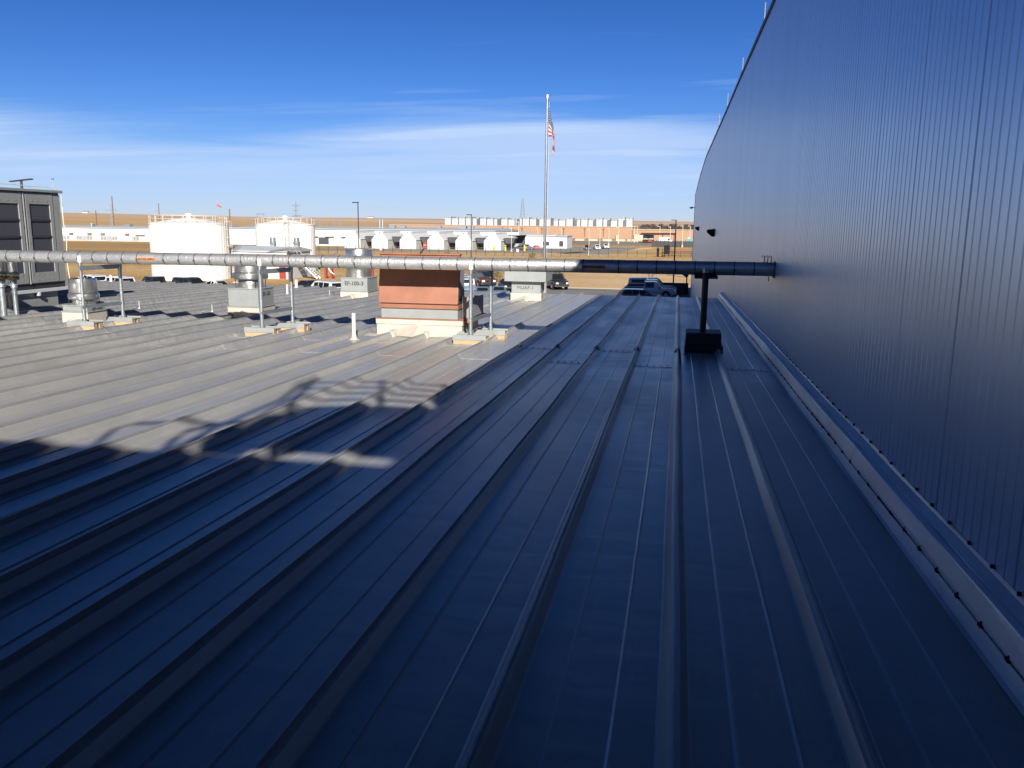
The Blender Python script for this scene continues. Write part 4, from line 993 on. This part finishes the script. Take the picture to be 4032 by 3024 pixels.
# ------------------------------------------------------------------ lamp posts
def darklamp(x, y, hh, lab, twin=False, arm=.55, base=True, r=.085):
    t = thing('lamp_post', lab, 'lamp post', (x, y, GZ), 0, 'dark lamp posts round the car park')
    MB().tube([(0, 0, 0), (0, 0, hh)], r, 10, r*.8).build('pole', M['darksteel'], t, smooth=True)
    if twin:
        MB().add([(-1.15, -.2, hh-.10), (1.15, -.2, hh+.12), (1.15, .2, hh+.12), (-1.15, .2, hh-.10), (-1.15, -.2, hh+.00), (1.15, -.2, hh+.22), (1.15, .2, hh+.22), (-1.15, .2, hh+.0)],
                 [(0, 3, 2, 1), (4, 5, 6, 7), (0, 1, 5, 4), (1, 2, 6, 5), (2, 3, 7, 6), (3, 0, 4, 7)]).build('lamp_head', M['darksteel'], t)
    else:
        MB().box(-arm, .05, -.16, .16, hh, hh+.10).build('lamp_head', M['darksteel'], t)
    MB().lathe([(.3, 0), (.3, .6), (.2, .7)], (0, 0, 0), 12).build('base', M['concrete'], t)
darklamp(-32.0, 82.0, 9.8, 'black lamp post rising above the EF-100-3 fan', r=.062)
darklamp(-24.4, 99.0, 8.9, 'black lamp post rising right of the terracotta hood', r=.068)
darklamp(-.4, 100.0, 8.5, 'black lamp post beside the dark barrier and far wall corner', r=.09)
darklamp(-60.1, 69.6, 11.3, 'twin headed lamp post peeping over the big cabinet at far left', twin=True, r=.14)
t = thing('weather_mast', 'thin mast with a small sensor above the end of the big cabinet', 'mast', (-13.62, 16.7, 2.24))
MB().tube([(0, 0, 0), (0, 0, .24)], .006, 6).build('rod', M['galv'], t)
MB().lathe([(.005, .23), (.03, .25), (.03, .262), (.005, .27)], (0, 0, 0), 10).box(-.04, .04, -.006, .006, .255, .262).build('sensor', M['galv'], t)

yl = [(-49.5, 251.5, 7.0), (-56.7, 301.1, 9.1), (-45, 330, 6.7), (-79.2, 480, 6.7), (-23.9, 230.6, 7.0), (-29.1, 320.1, 7.0), (-29.2, 362.7, 7.1), (-28.2, 406.6, 7.5), (-24.3, 449.7, 8.1), (-22.7, 445.4, 8.1),
      (-21.3, 446.6, 8.1), (-10.5, 480, 8.3), (-3.9, 391.9, 8.0), (1.4, 349, 8.4), (4.9, 398.6, 8.5)]
nth = ['first', 'second', 'third', 'fourth', 'fifth', 'sixth', 'seventh', 'eighth', 'ninth', 'tenth', 'eleventh', 'twelfth', 'thirteenth', 'fourteenth', 'fifteenth']
lp0 = None
for i, (x, y, hh) in enumerate(yl):
    lab = 'pale yard light pole, %s from the left in front of the tan building' % nth[i]
    if lp0 is None:
        lp0 = thing('yard_light', lab, 'lamp post', (x, y, GZ), 0, 'pale yard light poles')
        MB().tube([(0, 0, 0), (0, 0, 7)], .11, 6, .09).build('pole', M['cream'], lp0)
        MB().box(-.75, .1, -.14, .14, 6.95, 7.12).build('lamp_head', M['cream'], lp0)
        MB().lathe([(.3, 0), (.3, .8)], (0, 0, 0), 8).build('base', M['concrete'], lp0)
        q = lp0
    else: q = dup(lp0, (x, y, GZ), 0, lab)
    q.scale = (y/270, y/270, hh/7)

# ------------------------------------------------------------------ far buildings
def box_b(name, lab, x0, x1, y0, y1, hh, cat='building', wall='white', roofm='roofgrey', slope=.8, over=.4):
    o = ((x0+x1)/2, y0, GZ); t = thing(name, lab, cat, o)
    MB(o).box(x0, x1, y0, y1, GZ, GZ+hh-.05).build('wall', M[wall], t)
    MB(o).prism([(y0-over, GZ+hh-.05), (y1+over, GZ+hh-.05), (y1+over, GZ+hh+.15), ((y0+y1)/2, GZ+hh+slope), (y0-over, GZ+hh+.2)], 'x', x0-over, x1+over).build('roof', M[roofm], t)
    return t, o
t, o = box_b('warehouse', 'long low white warehouse with grey louvre windows at the left, beyond the field', -290, -163, 305, 335, 5.1, slope=.9)
for x in (-290, -277, -264, -251, -244.4, -238.8, -234.0, -227.6, -222.5, -213, -205, -196, -188):
    w = MB(o).box(x-1.35, x+1.35, 304.85, 305, GZ+.35, GZ+1.95).build('window', M['white'], t)
    MB(o).box(x-1.2, x-.08, 304.8, 304.86, GZ+.45, GZ+1.85).box(x+.08, x+1.2, 304.8, 304.86, GZ+.45, GZ+1.85).build('pane', M['hvac'], w)
for x in (-247.5, -236.0, -225.3, -213.5, -203):
    MB(o).box(x-1.6, x+1.6, 304.9, 305.0, GZ+.2, GZ+2.1).build('grey_panel', M['wallgrey'], t)
for x in (-242.2, -233.8, -227.8, -216.8):
    m = MB(o).box(x-.9, x+.9, 304.3, 305, GZ+2.9, GZ+3.15).box(x-.9, x+.9, 304.3, 305, GZ+2.45, GZ+2.7); m.build('vent_hood', M['hvac'], t)
MB(o).box(-213, -209, 304.2, 305, GZ+2.4, GZ+2.7).box(-206.5, -203.6, 304.2, 305, GZ+2.0, GZ+2.25).build('awning', M['hvac'], t)
for x, s in ((-240.5, .5), (-224, 1.4), (-178, .8)):
    MB(o).box(x-s, x+s, 315, 317, GZ+5.6, GZ+6.4+s*.2).build('rooftop_unit', M['galv'], t)
MB(o).tube([(-236.5, 310, GZ+5.3), (-236.5, 310, GZ+6.6)], .15, 6).tube([(-236.5, 310, GZ+6.6), (-236.5, 310, GZ+6.9)], .4, 6).build('flue', M['cream'], t)
# grey plant between the two tanks
t, o = box_b('plant_building', 'grey plant building with white hooded vents between the tanks', -178, -163.2, 285, 300, 6.0, wall='wallgrey')
for cx in (-174.6, -167.4):
    for iz in range(2):
        for ix in range(2):
            x = cx-1.6+3.2*ix/1.0*.98; z = GZ+2.6+1.35*iz
            MB(o).prism([(285, z+1.1), (283.9, z+.55), (283.9, z+.15), (285, z+.15)], 'x', x-1.35, x+1.35).build('vent_hood', M['white'], t)
            MB(o).prism([(284.95, z+.14), (284.0, z+.14), (284.0, z-.02), (284.95, z-.02)], 'x', x-1.2, x+1.2).build('vent_throat', M['louver'], t)
t, o = box_b('data_hall', 'long white hall with grey roof behind the row of gabled enclosures', -161, -62, 285, 330, 5.85, slope=1.0)
for x in (-128, -122, -116, -110.8): MB(o).box(x-1.6, x+1.6, 284.2, 284.95, GZ+3.1, GZ+3.4).build('awning', M['hvac'], t)
MB(o).box(-126.3, -122.5, 284.85, 284.98, GZ+.6, GZ+3.0).build('opening', M['louver'], t)
MB(o).box(-112, -110, 284.85, 284.98, GZ+.6, GZ+2.6).build('opening', M['louver'], t)
for x, s in ((-104, 1.0), (-100, 1.0), (-77, 1.6), (-74.5, 1.3), (-86, .6)): MB(o).box(x-s, x+s, 300, 302, GZ+6.4, GZ+7.4).build('rooftop_unit', M['galv'], t)
for x in (-108.7, -107.6): MB(o).tube([(x, 300, GZ+6), (x, 300, GZ+9.6)], .28, 8).build('flue', M['galv'], t)
# gabled enclosures
GW = [-105.2, -95.8, -86.2, -76.85, -67.5, -58.15]
gl = ['first', 'second', 'third', 'fourth', 'fifth', 'sixth']
g0 = None
for i, x in enumerate(GW):
    lab = '%s white gabled enclosure from the left in the row before the long hall' % gl[i]
    if g0 is None:
        g0 = thing('gabled_enclosure', lab, 'enclosure', (x, 264, GZ), 0, 'row of white gabled enclosures')
        MB().prism([(-2.75, 0), (2.75, 0), (2.75, 2.85), (1.05, 4.9), (-1.05, 4.9), (-2.75, 2.85)], 'y', 0, 18).build('wall', M['white'], g0)
        MB().box(-1.12, 1.12, .1, 18, 4.9, 5.55).build('ridge_monitor', M['white'], g0)
        MB().add([(2.78, 0, 2.80), (1.08, 0, 4.87), (1.08, 18, 4.87), (2.78, 18, 2.80), (2.92, -.1, 2.88), (1.16, -.1, 5.0), (1.16, 18, 5.0), (2.92, 18, 2.88)], [(0, 1, 2, 3), (4, 7, 6, 5), (0, 4, 5, 1), (0, 3, 7, 4), (1, 5, 6, 2)]).build('roof_slope', M['white'], g0)
        MB().box(-2.6, .4, -.06, 0, 2.80, 2.9).build('trim', M['wallgrey'], g0)
        for a, b in ((-.05, 5.2), (-1.2, 2.2), (-1.2, .8)): MB().box(a-.14, a+.14, -.05, .12, b-.14, b+.14).build('vent', M['louver'], g0)
        q = g0
    else: q = dup(g0, (x, 264+.0*i, GZ), 0, lab)
h0 = None
for i, x in enumerate([a+4.75 for a in GW]):
    lab = 'dark intake hood right of the %s gabled enclosure' % gl[i]
    if h0 is None:
        h0 = thing('intake_hood', lab, 'intake hood', (x, 268, GZ), 0, 'dark intake hoods between gabled enclosures')
        MB().prism([(-1.9, 3.85), (1.9, 3.85), (1.15, 2.1), (-1.15, 2.1)], 'y', 0, 3).build('throat_shade', M['louver'], h0)  # near-black solid stands in for the shade under the hood
        MB().add([(-2.1, -.3, 3.87), (2.1, -.3, 3.87), (2.1, 4, 3.87), (-2.1, 4, 3.87), (-1.2, 0, 4.5), (1.2, 0, 4.5), (1.2, 4, 4.5), (-1.2, 4, 4.5)], [(0, 3, 2, 1), (4, 5, 6, 7), (0, 1, 5, 4), (1, 2, 6, 5), (2, 3, 7, 6), (3, 0, 4, 7)]).build('hood_top', M['galvpaint'], h0)
        MB().box(-1.9, 1.9, 6, 12, 0, 2.0).build('duct', M['wallgrey'], h0)
        q = h0
    else: q = dup(h0, (x, 268, GZ), 0, lab)
t = thing('service_door_panel', 'red panel standing between the third and fourth gabled enclosures', 'door', (-81.2, 266.5, GZ))
MB().box(-.6, .6, 0, .2, .2, 2.3).build('panel', M['red'], t); MB().box(-.5, .5, -.05, 0, 1.2, 1.35).build('bar', M['pvc'], t)
# yard canopy, white office
t = thing('loading_canopy', 'white canopy over a dark loading bay left of the flagpole', 'canopy', (-56, 290, GZ))
MB((-56, 290, GZ)).box(-62, -53.5, 285, 312, GZ+4.6, GZ+5.6).build('roof', M['white'], t)
MB((-56, 290, GZ)).box(-61.5, -54, 300, 311, GZ, GZ+4.6).build('back_wall', M['louver'], t)
for x in (-61.8, -57.5): MB((-56, 290, GZ)).box(x-.15, x+.15, 285.2, 285.5, GZ, GZ+4.6).build('post', M['hvac'], t)
o = (-46.5, 300, GZ); t = thing('site_office', 'cream white flat roofed office right of the flagpole foot', 'building', o)
MB(o).box(-54.0, -42.8, 300, 316, GZ, GZ+4.3).build('wall', M['white'], t)
MB(o).box(-42.8, -39.1, 301.2, 316, GZ, GZ+4.2).build('side_wing', M['white'], t)
MB(o).box(-54.2, -42.6, 299.6, 316, GZ+4.3, GZ+4.7).box(-42.6, -38.9, 300.6, 316, GZ+4.2, GZ+4.5).build('roof', M['roofgrey'], t)
w = MB(o).box(-47.6, -45.4, 299.9, 299.99, GZ+1.0, GZ+2.3).build('window', M['glass'], t)
d = MB(o).box(-41.8, -40.4, 300.9, 301.18, GZ+.8, GZ+2.6).build('door', M['darksteel'], t)

# tan data centre with rooftop chillers
o = (-80, 500, GZ); t = thing('data_centre', 'very long low tan building under a row of rooftop cooling units', 'building', o)
MB(o).box(-175, -26.9, 500, 600, GZ+1.0, GZ+7.7).build('wall', M['tan'], t)
MB(o).box(-175, -26.8, 499.8, 600, GZ, GZ+1.05).build('base_course', M['tandark'], t)
MB(o).box(-26.85, 14, 505, 590, GZ, GZ+6.3).build('east_wall', M['tan'], t)
MB(o).box(-26.8, 14.2, 504.6, 590, GZ+6.3, GZ+6.65).box(-175.1, -26.7, 499.7, 600, GZ+7.7, GZ+7.95).build('parapet', M['concrete'], t)
for x in (-104, -92, -80, -67, -54.5, -43.5):
    MB(o).box(x-.2, x+.2, 499.6, 500, GZ+2.2, GZ+6.9).box(x-.5, x+.5, 499.5, 500, GZ+6.3, GZ+6.9).build('downpipe', M['tandark'], t)
for x in (-72, -35.3, -24): MB(o).box(x-.8, x+.8, 499.0, 499.8, GZ, GZ+3.2).build('door_surround', M['concrete'], t)
MB(o).box(-26, -19.5, 503.8, 504.2, GZ, GZ+3.6).build('gate_door', M['concrete'], t)
c0 = None
nchill = 26
for i in range(nchill):
    x = -141+i*4.46; lab = 'white grey cooling unit in the long row on the tan building roof'
    if c0 is None:
        c0 = thing('cooling_unit', lab, 'cooling unit', (x, 512, GZ+7.7), 0, 'cooling units in a row on the tan roof')
        m = MB(); m.box(-2.0, 2.0, 0, 12, .1, 4.2); m.build('casing', M['wallgrey'], c0)
        m = MB()
        for q in range(6): m.box(-1.9+q*.66, -1.55+q*.66, -.06, 0, .3, 4.0)
        m.build('side_panels', M['chill'], c0)
        MB().box(-1.7, -.1, 0, 12, 4.2, 4.7).box(.3, 1.9, 0, 12, 4.2, 5.0).build('fan_deck', M['galvpaint'], c0)
        q_ = c0
    else: q_ = dup(c0, (x, 512, GZ+7.7), 0, lab)
    q_.scale = (1, 1, random.choice((.88, .95, 1.0, 1.06)) if i < nchill-2 else 1.18)
for i, x in enumerate((-121.6, -108.6, -94.5-2.1, -84.3, -75.6, -61.5, -49.8, -41.4, -31.9)):
    q_ = thing('louver_tower', '%s dark slatted louvre box from the left among the rooftop cooling units' % nth[i], 'louvre box', (x, 511, GZ+7.8), 0, 'dark louvre boxes on the tan roof')
    MB().box(-.75, .75, 0, 4, 0, 4.1).build('casing', M['darksteel'], q_)
    m = MB()
    for z in range(6): m.box(-.7, .7, -.05, 0, .3+z*.65, .5+z*.65)
    m.build('slats', M['galv'], q_)
b0 = None
for i, x in enumerate((-70, -61.5, -54.3, -46.9, -39.0, -31.5, -25.5)):
    y = 474; lab = '%s pale concrete barrier from the left before the tan building' % nth[i]
    if b0 is None:
        b0 = tag(MB().prism([(-.45, 0), (.45, 0), (.30, .9), (.2, 1.15), (-.2, 1.15), (-.30, .9)], 'x', -2.5, 2.5).build('concrete_barrier', M['concrete']), lab, 'barrier', 'concrete barriers before the tan building'); b0.location = (x, y, GZ)
    else: c = dup(b0, (x, y, GZ), 0, lab)
# guard house
o = (-11, 430, GZ); t = thing('guard_house', 'guard booth with a long dark flat canopy near the far wall corner', 'guard house', o)
MB(o).prism([(-19.4, GZ+4.0), (-1.6, GZ+4.25), (-1.6, GZ+5.1), (-18.4, GZ+5.0)], 'y', 427, 437).build('canopy', M['brownroof'], t)
MB(o).box(-17.8, -12.2, 430, 434, GZ, GZ+1.7).build('wall', M['brownroof'], t)
MB(o).box(-17.6, -12.4, 430.1, 433.9, GZ+1.7, GZ+4.0).build('upper_wall', M['tan'], t)
for a, b in ((-17.3, -15.6), (-14.4, -12.6)): MB(o).box(a, b, 429.95, 430.08, GZ+1.8, GZ+3.6).build('window', M['wallgrey'], t)
MB(o).box(-15, -13, 429.8, 429.95, GZ+.7, GZ+1.5).build('notice_board', M['red'], t)
for x in (-8, -2.4): MB(o).box(x-.15, x+.15, 431, 431.3, GZ, GZ+4.2).build('canopy_post', M['brownroof'], t)
t = thing('delivery_van', 'white van parked under the dark canopy of the guard house', 'van', (-6.2, 424, GZ))
loft([(-3.4, 1.0, .5, 1.6, .9, 2.9), (-3.3, 1.05, .4, 1.7, .95, 3.1), (1.6, 1.05, .4, 1.7, .95, 3.1), (2.3, 1.0, .4, 1.4, .9, 1.7), (3.3, 1.0, .4, 1.1, .85, 1.3), (3.5, .9, .5, .9, .8, 1.0)]).build('body', CAR['white'], t)
for wx in (-2.1, 2.2): MB().tube([(wx, -1.08, .45), (wx, 1.08, .45)], .45, 14).build('wheel', M['tyre'], t)
MB().box(1.0, 1.9, -1.07, 1.07, 1.7, 2.5).build('side_window', M['glass'], t)
t = thing('portable_toilet', 'teal portable toilet behind the dark mesh fence', 'toilet', (4.3, 380, GZ)); MB().box(-.9, .9, -.9, .9, 0, 3.2).build('cabin', M['teal'], t); MB().prism([(-1, 3.2), (1, 3.2), (0, 3.6)], 'y', -1, 1).build('roof', M['pvc'], t)
# dark mesh enclosure and pipework at the corner
o = (-2, 352, GZ); t = thing('mesh_fence', 'dark screened fence panel run beside the far wall corner', 'fence', o)
for x in [-10.6+1.65*i for i in range(11)]: MB(o).tube([(x, 350, GZ), (x, 350, GZ+2.8)], .09, 5).build('post', M['darksteel'], t)
MB(o).box(-10.6, 5.9, 350.05, 350.15, GZ+.1, GZ+2.4).build('screen', M['darksteel'], t)
o = (0, 230, GZ); t = thing('pipe_rack', 'dark pipe rack with railings in the yard beside the far wall corner', 'pipe rack', o)
for x in (-4.2, -1.6, .6, 3.4): MB(o).box(x-.09, x+.09, 229.9, 230.1, GZ, GZ+2.1).build('post', M['darksteel'], t)
MB(o).tube([(-3.5, 230, GZ+1.7), (4.5, 230, GZ+1.7)], .30, 8).build('pipe', M['tandark'], t)
MB(o).tube([(-4.2, 229.8, GZ+.4), (4.5, 229.8, GZ+.4)], .08, 5).tube([(-4.2, 229.8, GZ+1.15), (4.5, 229.8, GZ+1.15)], .06, 5).build('railing', M['darksteel'], t)
t = thing('equipment_box', 'black equipment cabinet left of the lamp post by the far corner', 'cabinet', (-2.9, 228.5, GZ)); MB().box(-.9, .7, -.6, .6, .8, 2.9).prism([(-.9, 2.9), (.7, 2.9), (.4, 3.2), (-.6, 3.1)], 'y', -.6, .6).build('casing', M['black'], t, bevel=.05); MB().box(-.8, -.6, -.5, .5, 0, .8).box(.4, .6, -.5, .5, 0, .8).build('leg', M['black'], t)
t = thing('red_valve', 'small red valve handwheel on the pipe rack', 'valve', (.0, 229.4, GZ+1.5)); MB().tube([(0, -.1, 0), (0, .1, 0)], .34, 12).build('handwheel', M['red'], t)
t = thing('rubbish_bin', 'dark narrow post box standing left of the pipe rack', 'post', (-5.3, 229, GZ)); MB().box(-.3, .3, -.3, .3, 0, 1.6).lathe([(.35, 1.6), (.4, 1.9), (.05, 2.6)], (0, 0, 0), 8).build('casing', M['black'], t)

# dark barrier at the tall building's corner
o = (-.8, 99, GZ); t = thing('dock_barrier', 'dark solid loading dock screen against the far corner of the tall building', 'barrier', o)
MB(o).box(-3.0, 1.35, 100.5, 100.7, GZ, GZ+1.35).build('screen', M['darksteel'], t)
MB(o).box(-2.2, -1.5, 100.45, 100.5, GZ+1.05, GZ+1.12).build('notice', M['pvc'], t)
MB(o).box(1.05, 1.20, 100.5, 100.7, GZ, GZ+2.7).build('post', M['darksteel'], t)
MB(o).prism([(-.9, 2.62+GZ), (-.4, 2.42+GZ), (.6, 2.30+GZ), (1.1, 1.95+GZ), (1.3, 2.2+GZ), (1.3, 2.75+GZ), (.2, 2.8+GZ)], 'y', 100.4, 100.8).build('awning', M['brownroof'], t)
MB(o).tube([(-1.2, 100.6, GZ+2.25), (1.1, 100.6, GZ+2.0)], .02, 5).build('cable', M['darksteel'], t)

# chain link fence across the field
o = (-50, 222, GZ); t = thing('chain_link_fence', 'long chain link fence crossing the dry field', 'fence', o)
fx0, fx1 = -118, -8; nn_ = 46; p0 = None
for i in range(nn_):
    x = fx0+(fx1-fx0)*i/(nn_-1); y = 208+(x-fx0)/(fx1-fx0)*14
    if p0 is None:
        p0 = MB().tube([(0, 0, 0), (0, 0, 2.1)], .065, 5).build('post', M['darksteel'], t); p0.location = (x-o[0], y-o[1], 0)
    else: c = p0.copy(); COL.objects.link(c); c.location = (x-o[0], y-o[1], 0)
m = MB(o)
for z in [.1+.19*k for k in range(11)]:
    m.tube([(fx0, 208, GZ+z), (fx1, 222, GZ+z)], .010 if z < 2 else .03, 4)
m.build('wire_mesh', M['hvac'], t)
for i, (x, y) in enumerate(((-41.2, 218), (-77.5, 214.5))):
    q_ = thing('fence_sign', ('right', 'left')[i]+' small white notice hung on the chain link fence', 'sign', (x, y-.2, GZ+1.0), 0, 'notices on the chain link fence'); MB().box(-.3, .3, -.02, .02, 0, .8).build('plate', M['pvc'], q_)
# yellow bollards
for i, (x, y) in enumerate(((-53.5, 262), (-57.2, 262.5), (-47.4, 262.2))):
    q_ = thing('bollard', ('middle', 'left', 'right')[i]+' yellow bollard beside the sixth gabled enclosure', 'bollard', (x, y, GZ), 0, 'yellow bollards'); MB().lathe([(.28, 0), (.28, 1.6), (.2, 1.75), (.02, 1.8)], (0, 0, 0), 10).build('post', M['yellow'], q_)

# cars in the far yard
def far_car(kind, col, lab, x, y, rz):
    t = carkind(kind, col, lab, 'car', (x, y, GZ+.02), rz); t['group'] = 'cars in the far yard'; return t
far_car('sedan', 'black', 'black sedan in the far yard left of the flagpole foot', -50.3, 272, R(5))
far_car('suv', 'grey', 'dark wagon just behind the black sedan in the far yard', -49.0, 277, R(5))
far_car('sedan', 'red', 'red car in the far yard behind the dark wagon', -46.6, 281, R(8))
far_car('suv', 'black', 'leftmost dark wagon of the row parked right of the office', -29.7, 281, R(-75))
far_car('suv', 'silver', 'silver wagon in the row parked right of the office', -27.2, 289, R(-75))
far_car('pickup', 'white', 'white pickup at the back of the row right of the office', -25.5, 303, R(-75))

# ------------------------------------------------------------------ utility poles, towers
def upole(x, y, z0, hh, lab, r=.16, arms=1):
    t = thing('utility_pole', lab, 'utility pole', (x, y, z0), 0, 'timber utility poles on the plain')
    MB().tube([(0, 0, 0), (0, 0, hh)], r, 8, r*.75).build('pole', M['polewood'], t, smooth=True)
    for k in range(arms):
        z = hh*(.78 if k == 0 else .58); s = -1 if k == 0 else 1
        MB().tube([(0, 0, z), (s*1.6, 0, z+.1)], .07, 5).tube([(s*1.5, 0, z), (s*1.5, 0, z+.45)], .10, 5).build('insulator_arm', M['tower'], t)
upole(-249.9, 312.4+30, GZ, 18.9, 'tallest timber pole right of the big cabinet', .30, 2)
upole(-259.8, 330+14, GZ, 12.6, 'shorter dark timber pole just right of the tallest pole', .30, 0)
upole(-232.1, 350.1, GZ, 16.1, 'timber pole rising above the left tank railing', .24, 2)
upole(-206.1, 365.9, GZ, 14.1, 'bare timber pole between the two tanks', .36, 0)
def tower(x, y, hh, lab, w=2.2, arms=((.82, 4.2), (.62, 4.2)), z0=GZ, taper=.35):
    t = thing('lattice_tower', lab, 'lattice tower', (x, y, z0), 0, 'steel lattice towers on the plain')
    m = MB(); k = 9; rr = max(.07, hh*.0055)
    def c(i, s1, s2): f = i/k; ww = w*(1-f)+w*taper*f*.5; return (s1*ww/2, s2*ww/2, hh*f)
    for s1, s2 in ((-1, -1), (1, -1), (1, 1), (-1, 1)): m.tube([c(i, s1, s2) for i in range(k+1)], rr, 4)
    for i in range(k):
        m.tube([c(i, -1, -1), c(i+1, 1, -1)], rr*.6, 4).tube([c(i, 1, -1), c(i+1, -1, -1)], rr*.6, 4).tube([c(i, -1, -1), c(i, 1, -1)], rr*.6, 4)
    m.build('mast', M['tower'], t)
    for f, a in arms: MB().tube([(-a, 0, hh*f-.15), (-a*.5, 0, hh*f+.2), (0, 0, hh*f), (a*.5, 0, hh*f+.2), (a, 0, hh*f-.15)], rr*1.4, 4).build('cross_arm', M['tower'], t)
tower(-354.4, 484.2, 17.5, 'nearer lattice pylon with two cross arms left of the left tank', 1.6, ((.85, 4.3), (.62, 4.3), (.42, 3.2)))
tower(-384.4, 813.8, 30, 'lattice pylon beyond the farther tank', 2.6, ((.86, 4.5), (.70, 3), (.50, 5)))
tower(-162.6, 885.2, 36, 'slim lattice radio mast above the cooling units', 7.5, (), taper=.25)
def hframe(x, y, lab, hh=9.5, z0=GZ+1, s=4.2):
    t = thing('h_frame_pylon', lab, 'pylon', (x, y, z0), 0, 'small frame pylons on the plain')
    for q in (-s/2, s/2): MB().tube([(q, 0, 0), (q, 0, hh)], .22, 5).build('pole', M['tower'], t)
    MB().tube([(-s/2-.8, 0, hh-.3), (s/2+.8, 0, hh-.3)], .16, 4).build('cross_arm', M['tower'], t)
hframe(-284.3, 640, 'left of two square frame pylons right of the farther tank'); hframe(-268, 640, 'right of two square frame pylons right of the farther tank')
hframe(-250, 480, 'left of two dark frame pylons just left of the farther tank top', 12.6); hframe(-226, 480, 'right of two dark frame pylons just left of the farther tank top', 11.8)

# ------------------------------------------------------------------ vegetation: shrubs with twigs, and the far tree line
def shrub(x, y, z0, rx, rz__, lab, mat, n=500, leaf=.09, cat='shrub'):
    t = thing('shrub', lab, cat, (x, y, z0))
    m = MB()
    for k in range(9):
        a = random.uniform(0, 6.28); tp = (rx*.6*math.cos(a), rx*.6*math.sin(a), rz__*random.uniform(.6, .95))
        m.tube([(0, 0, 0), (tp[0]*.4, tp[1]*.4, tp[2]*.5), tp], rx*.03, 4, rx*.012)
    m.build('stem', M['bark'], t)
    m = MB()
    for k in range(n):
        a = random.uniform(0, 6.28); f = random.random()**.5; zz_ = random.random()
        r = rx*f*math.sqrt(max(.05, 1-(zz_-.45)**2*2.4))*random.uniform(.75, 1.15)
        p = Vector((r*math.cos(a), r*math.sin(a), rz__*(.08+.92*zz_))); u = Vector([random.uniform(-1, 1) for _ in range(3)]).normalized()*leaf; w = u.cross(Vector([random.uniform(-1, 1) for _ in range(3)])).normalized()*leaf*.6
        m.quad(p-u, p-w, p+u, p+w)
    m.build('foliage', mat, t, recalc=False)
shrub(-24.9, 115, GZ, 1.1, 1.5, 'round dry bush behind the pipe frame right of the terracotta hood', M['leafdry'], 700)
shrub(-15.6, 112, GZ, .9, 1.9, 'green juniper bush behind the black pickup', M['leafgreen'], 700)
shrub(-3.6, 119, GZ, 1.0, 2.3, 'leafless scraggly bush above the parked pickups', M['leafdry'], 220, .07)
shrub(-118, 420, GZ, 4.2, 5.8, 'dark round bush behind the roof of the long white hall', M['leafdry'], 900, .4, 'bush')
shrub(-33.4, 195, GZ, 1.0, 1.6, 'small bush at the fence just left of the flagpole', M['leafdry'], 300, .12)
shrub(-52.5, 190, GZ, 1.0, 1.6, 'small bush at the fence above the right end of the terracotta hood', M['leafdry'], 300, .12)
# tree line far right: individual crowns on the slope
tt0 = None
for i in range(34):
    x = -62+i*5.0+random.uniform(-1.5, 1.5); y = 1180+random.uniform(-40, 40); z = terrain(x, y)
    lab = 'grey brown bare tree in the distant tree line by the far wall corner'
    if i < 3:
        t = thing('bare_tree', lab, 'tree', (x, y, z-.3), 0, 'distant tree line at the right')
        m = MB().tube([(0, 0, 0), (0, 0, 4)], .35, 5, .2); m.build('trunk', M['bark'], t)
        m = MB()
        for k in range(260):
            a = random.uniform(0, 6.28); f = random.random()**.5; zz_ = random.random(); r = 4.2*f*math.sqrt(max(.1, 1-(zz_-.45)**2*2.6))
            p = Vector((r*math.cos(a), r*math.sin(a), .8+zz_*(5.0+i))); u = Vector([random.uniform(-1, 1) for _ in range(3)]).normalized()*.7; w = u.cross(Vector([random.uniform(-1, 1) for _ in range(3)])).normalized()*.5
            m.quad(p-u, p-w, p+u, p+w)
        m.build('crown', M['leaffar'], t, recalc=False)
        tt0 = (tt0 or [])+[t]
    else: dup(tt0[i % 3], (x, y, z-.3), random.uniform(0, 6), lab).scale = (1.2, 1.2, random.uniform(1.25, 1.65))
# specks of farm buildings on the ridge
for i, (a, d, s) in enumerate(((47.5, 3000, 9), (43.0, 3050, 7), (20.5, 3050, 11), (37.6, 2950, 9))):
    x, y = -d*math.sin(R(a)), d*math.cos(R(a)); z = terrain(x, y)
    t = thing('farmhouse', '%s tiny pale farmhouse from the left on the far ridge' % ('second', 'third', 'fourth', 'first')[[1, 2, 3, 0].index(i) if False else {0: 3, 1: 0, 3: 1, 2: 2}[i]], 'house', (x, y, z), 0, 'farmhouses on the far ridge')
    MB().box(-s, s, -4, 4, 0, 4).build('wall', M['white'], t); MB().prism([(-5, 4), (5, 4), (0, 6.5)], 'x', -s-.5, s+.5).build('roof', M['hvac'], t)
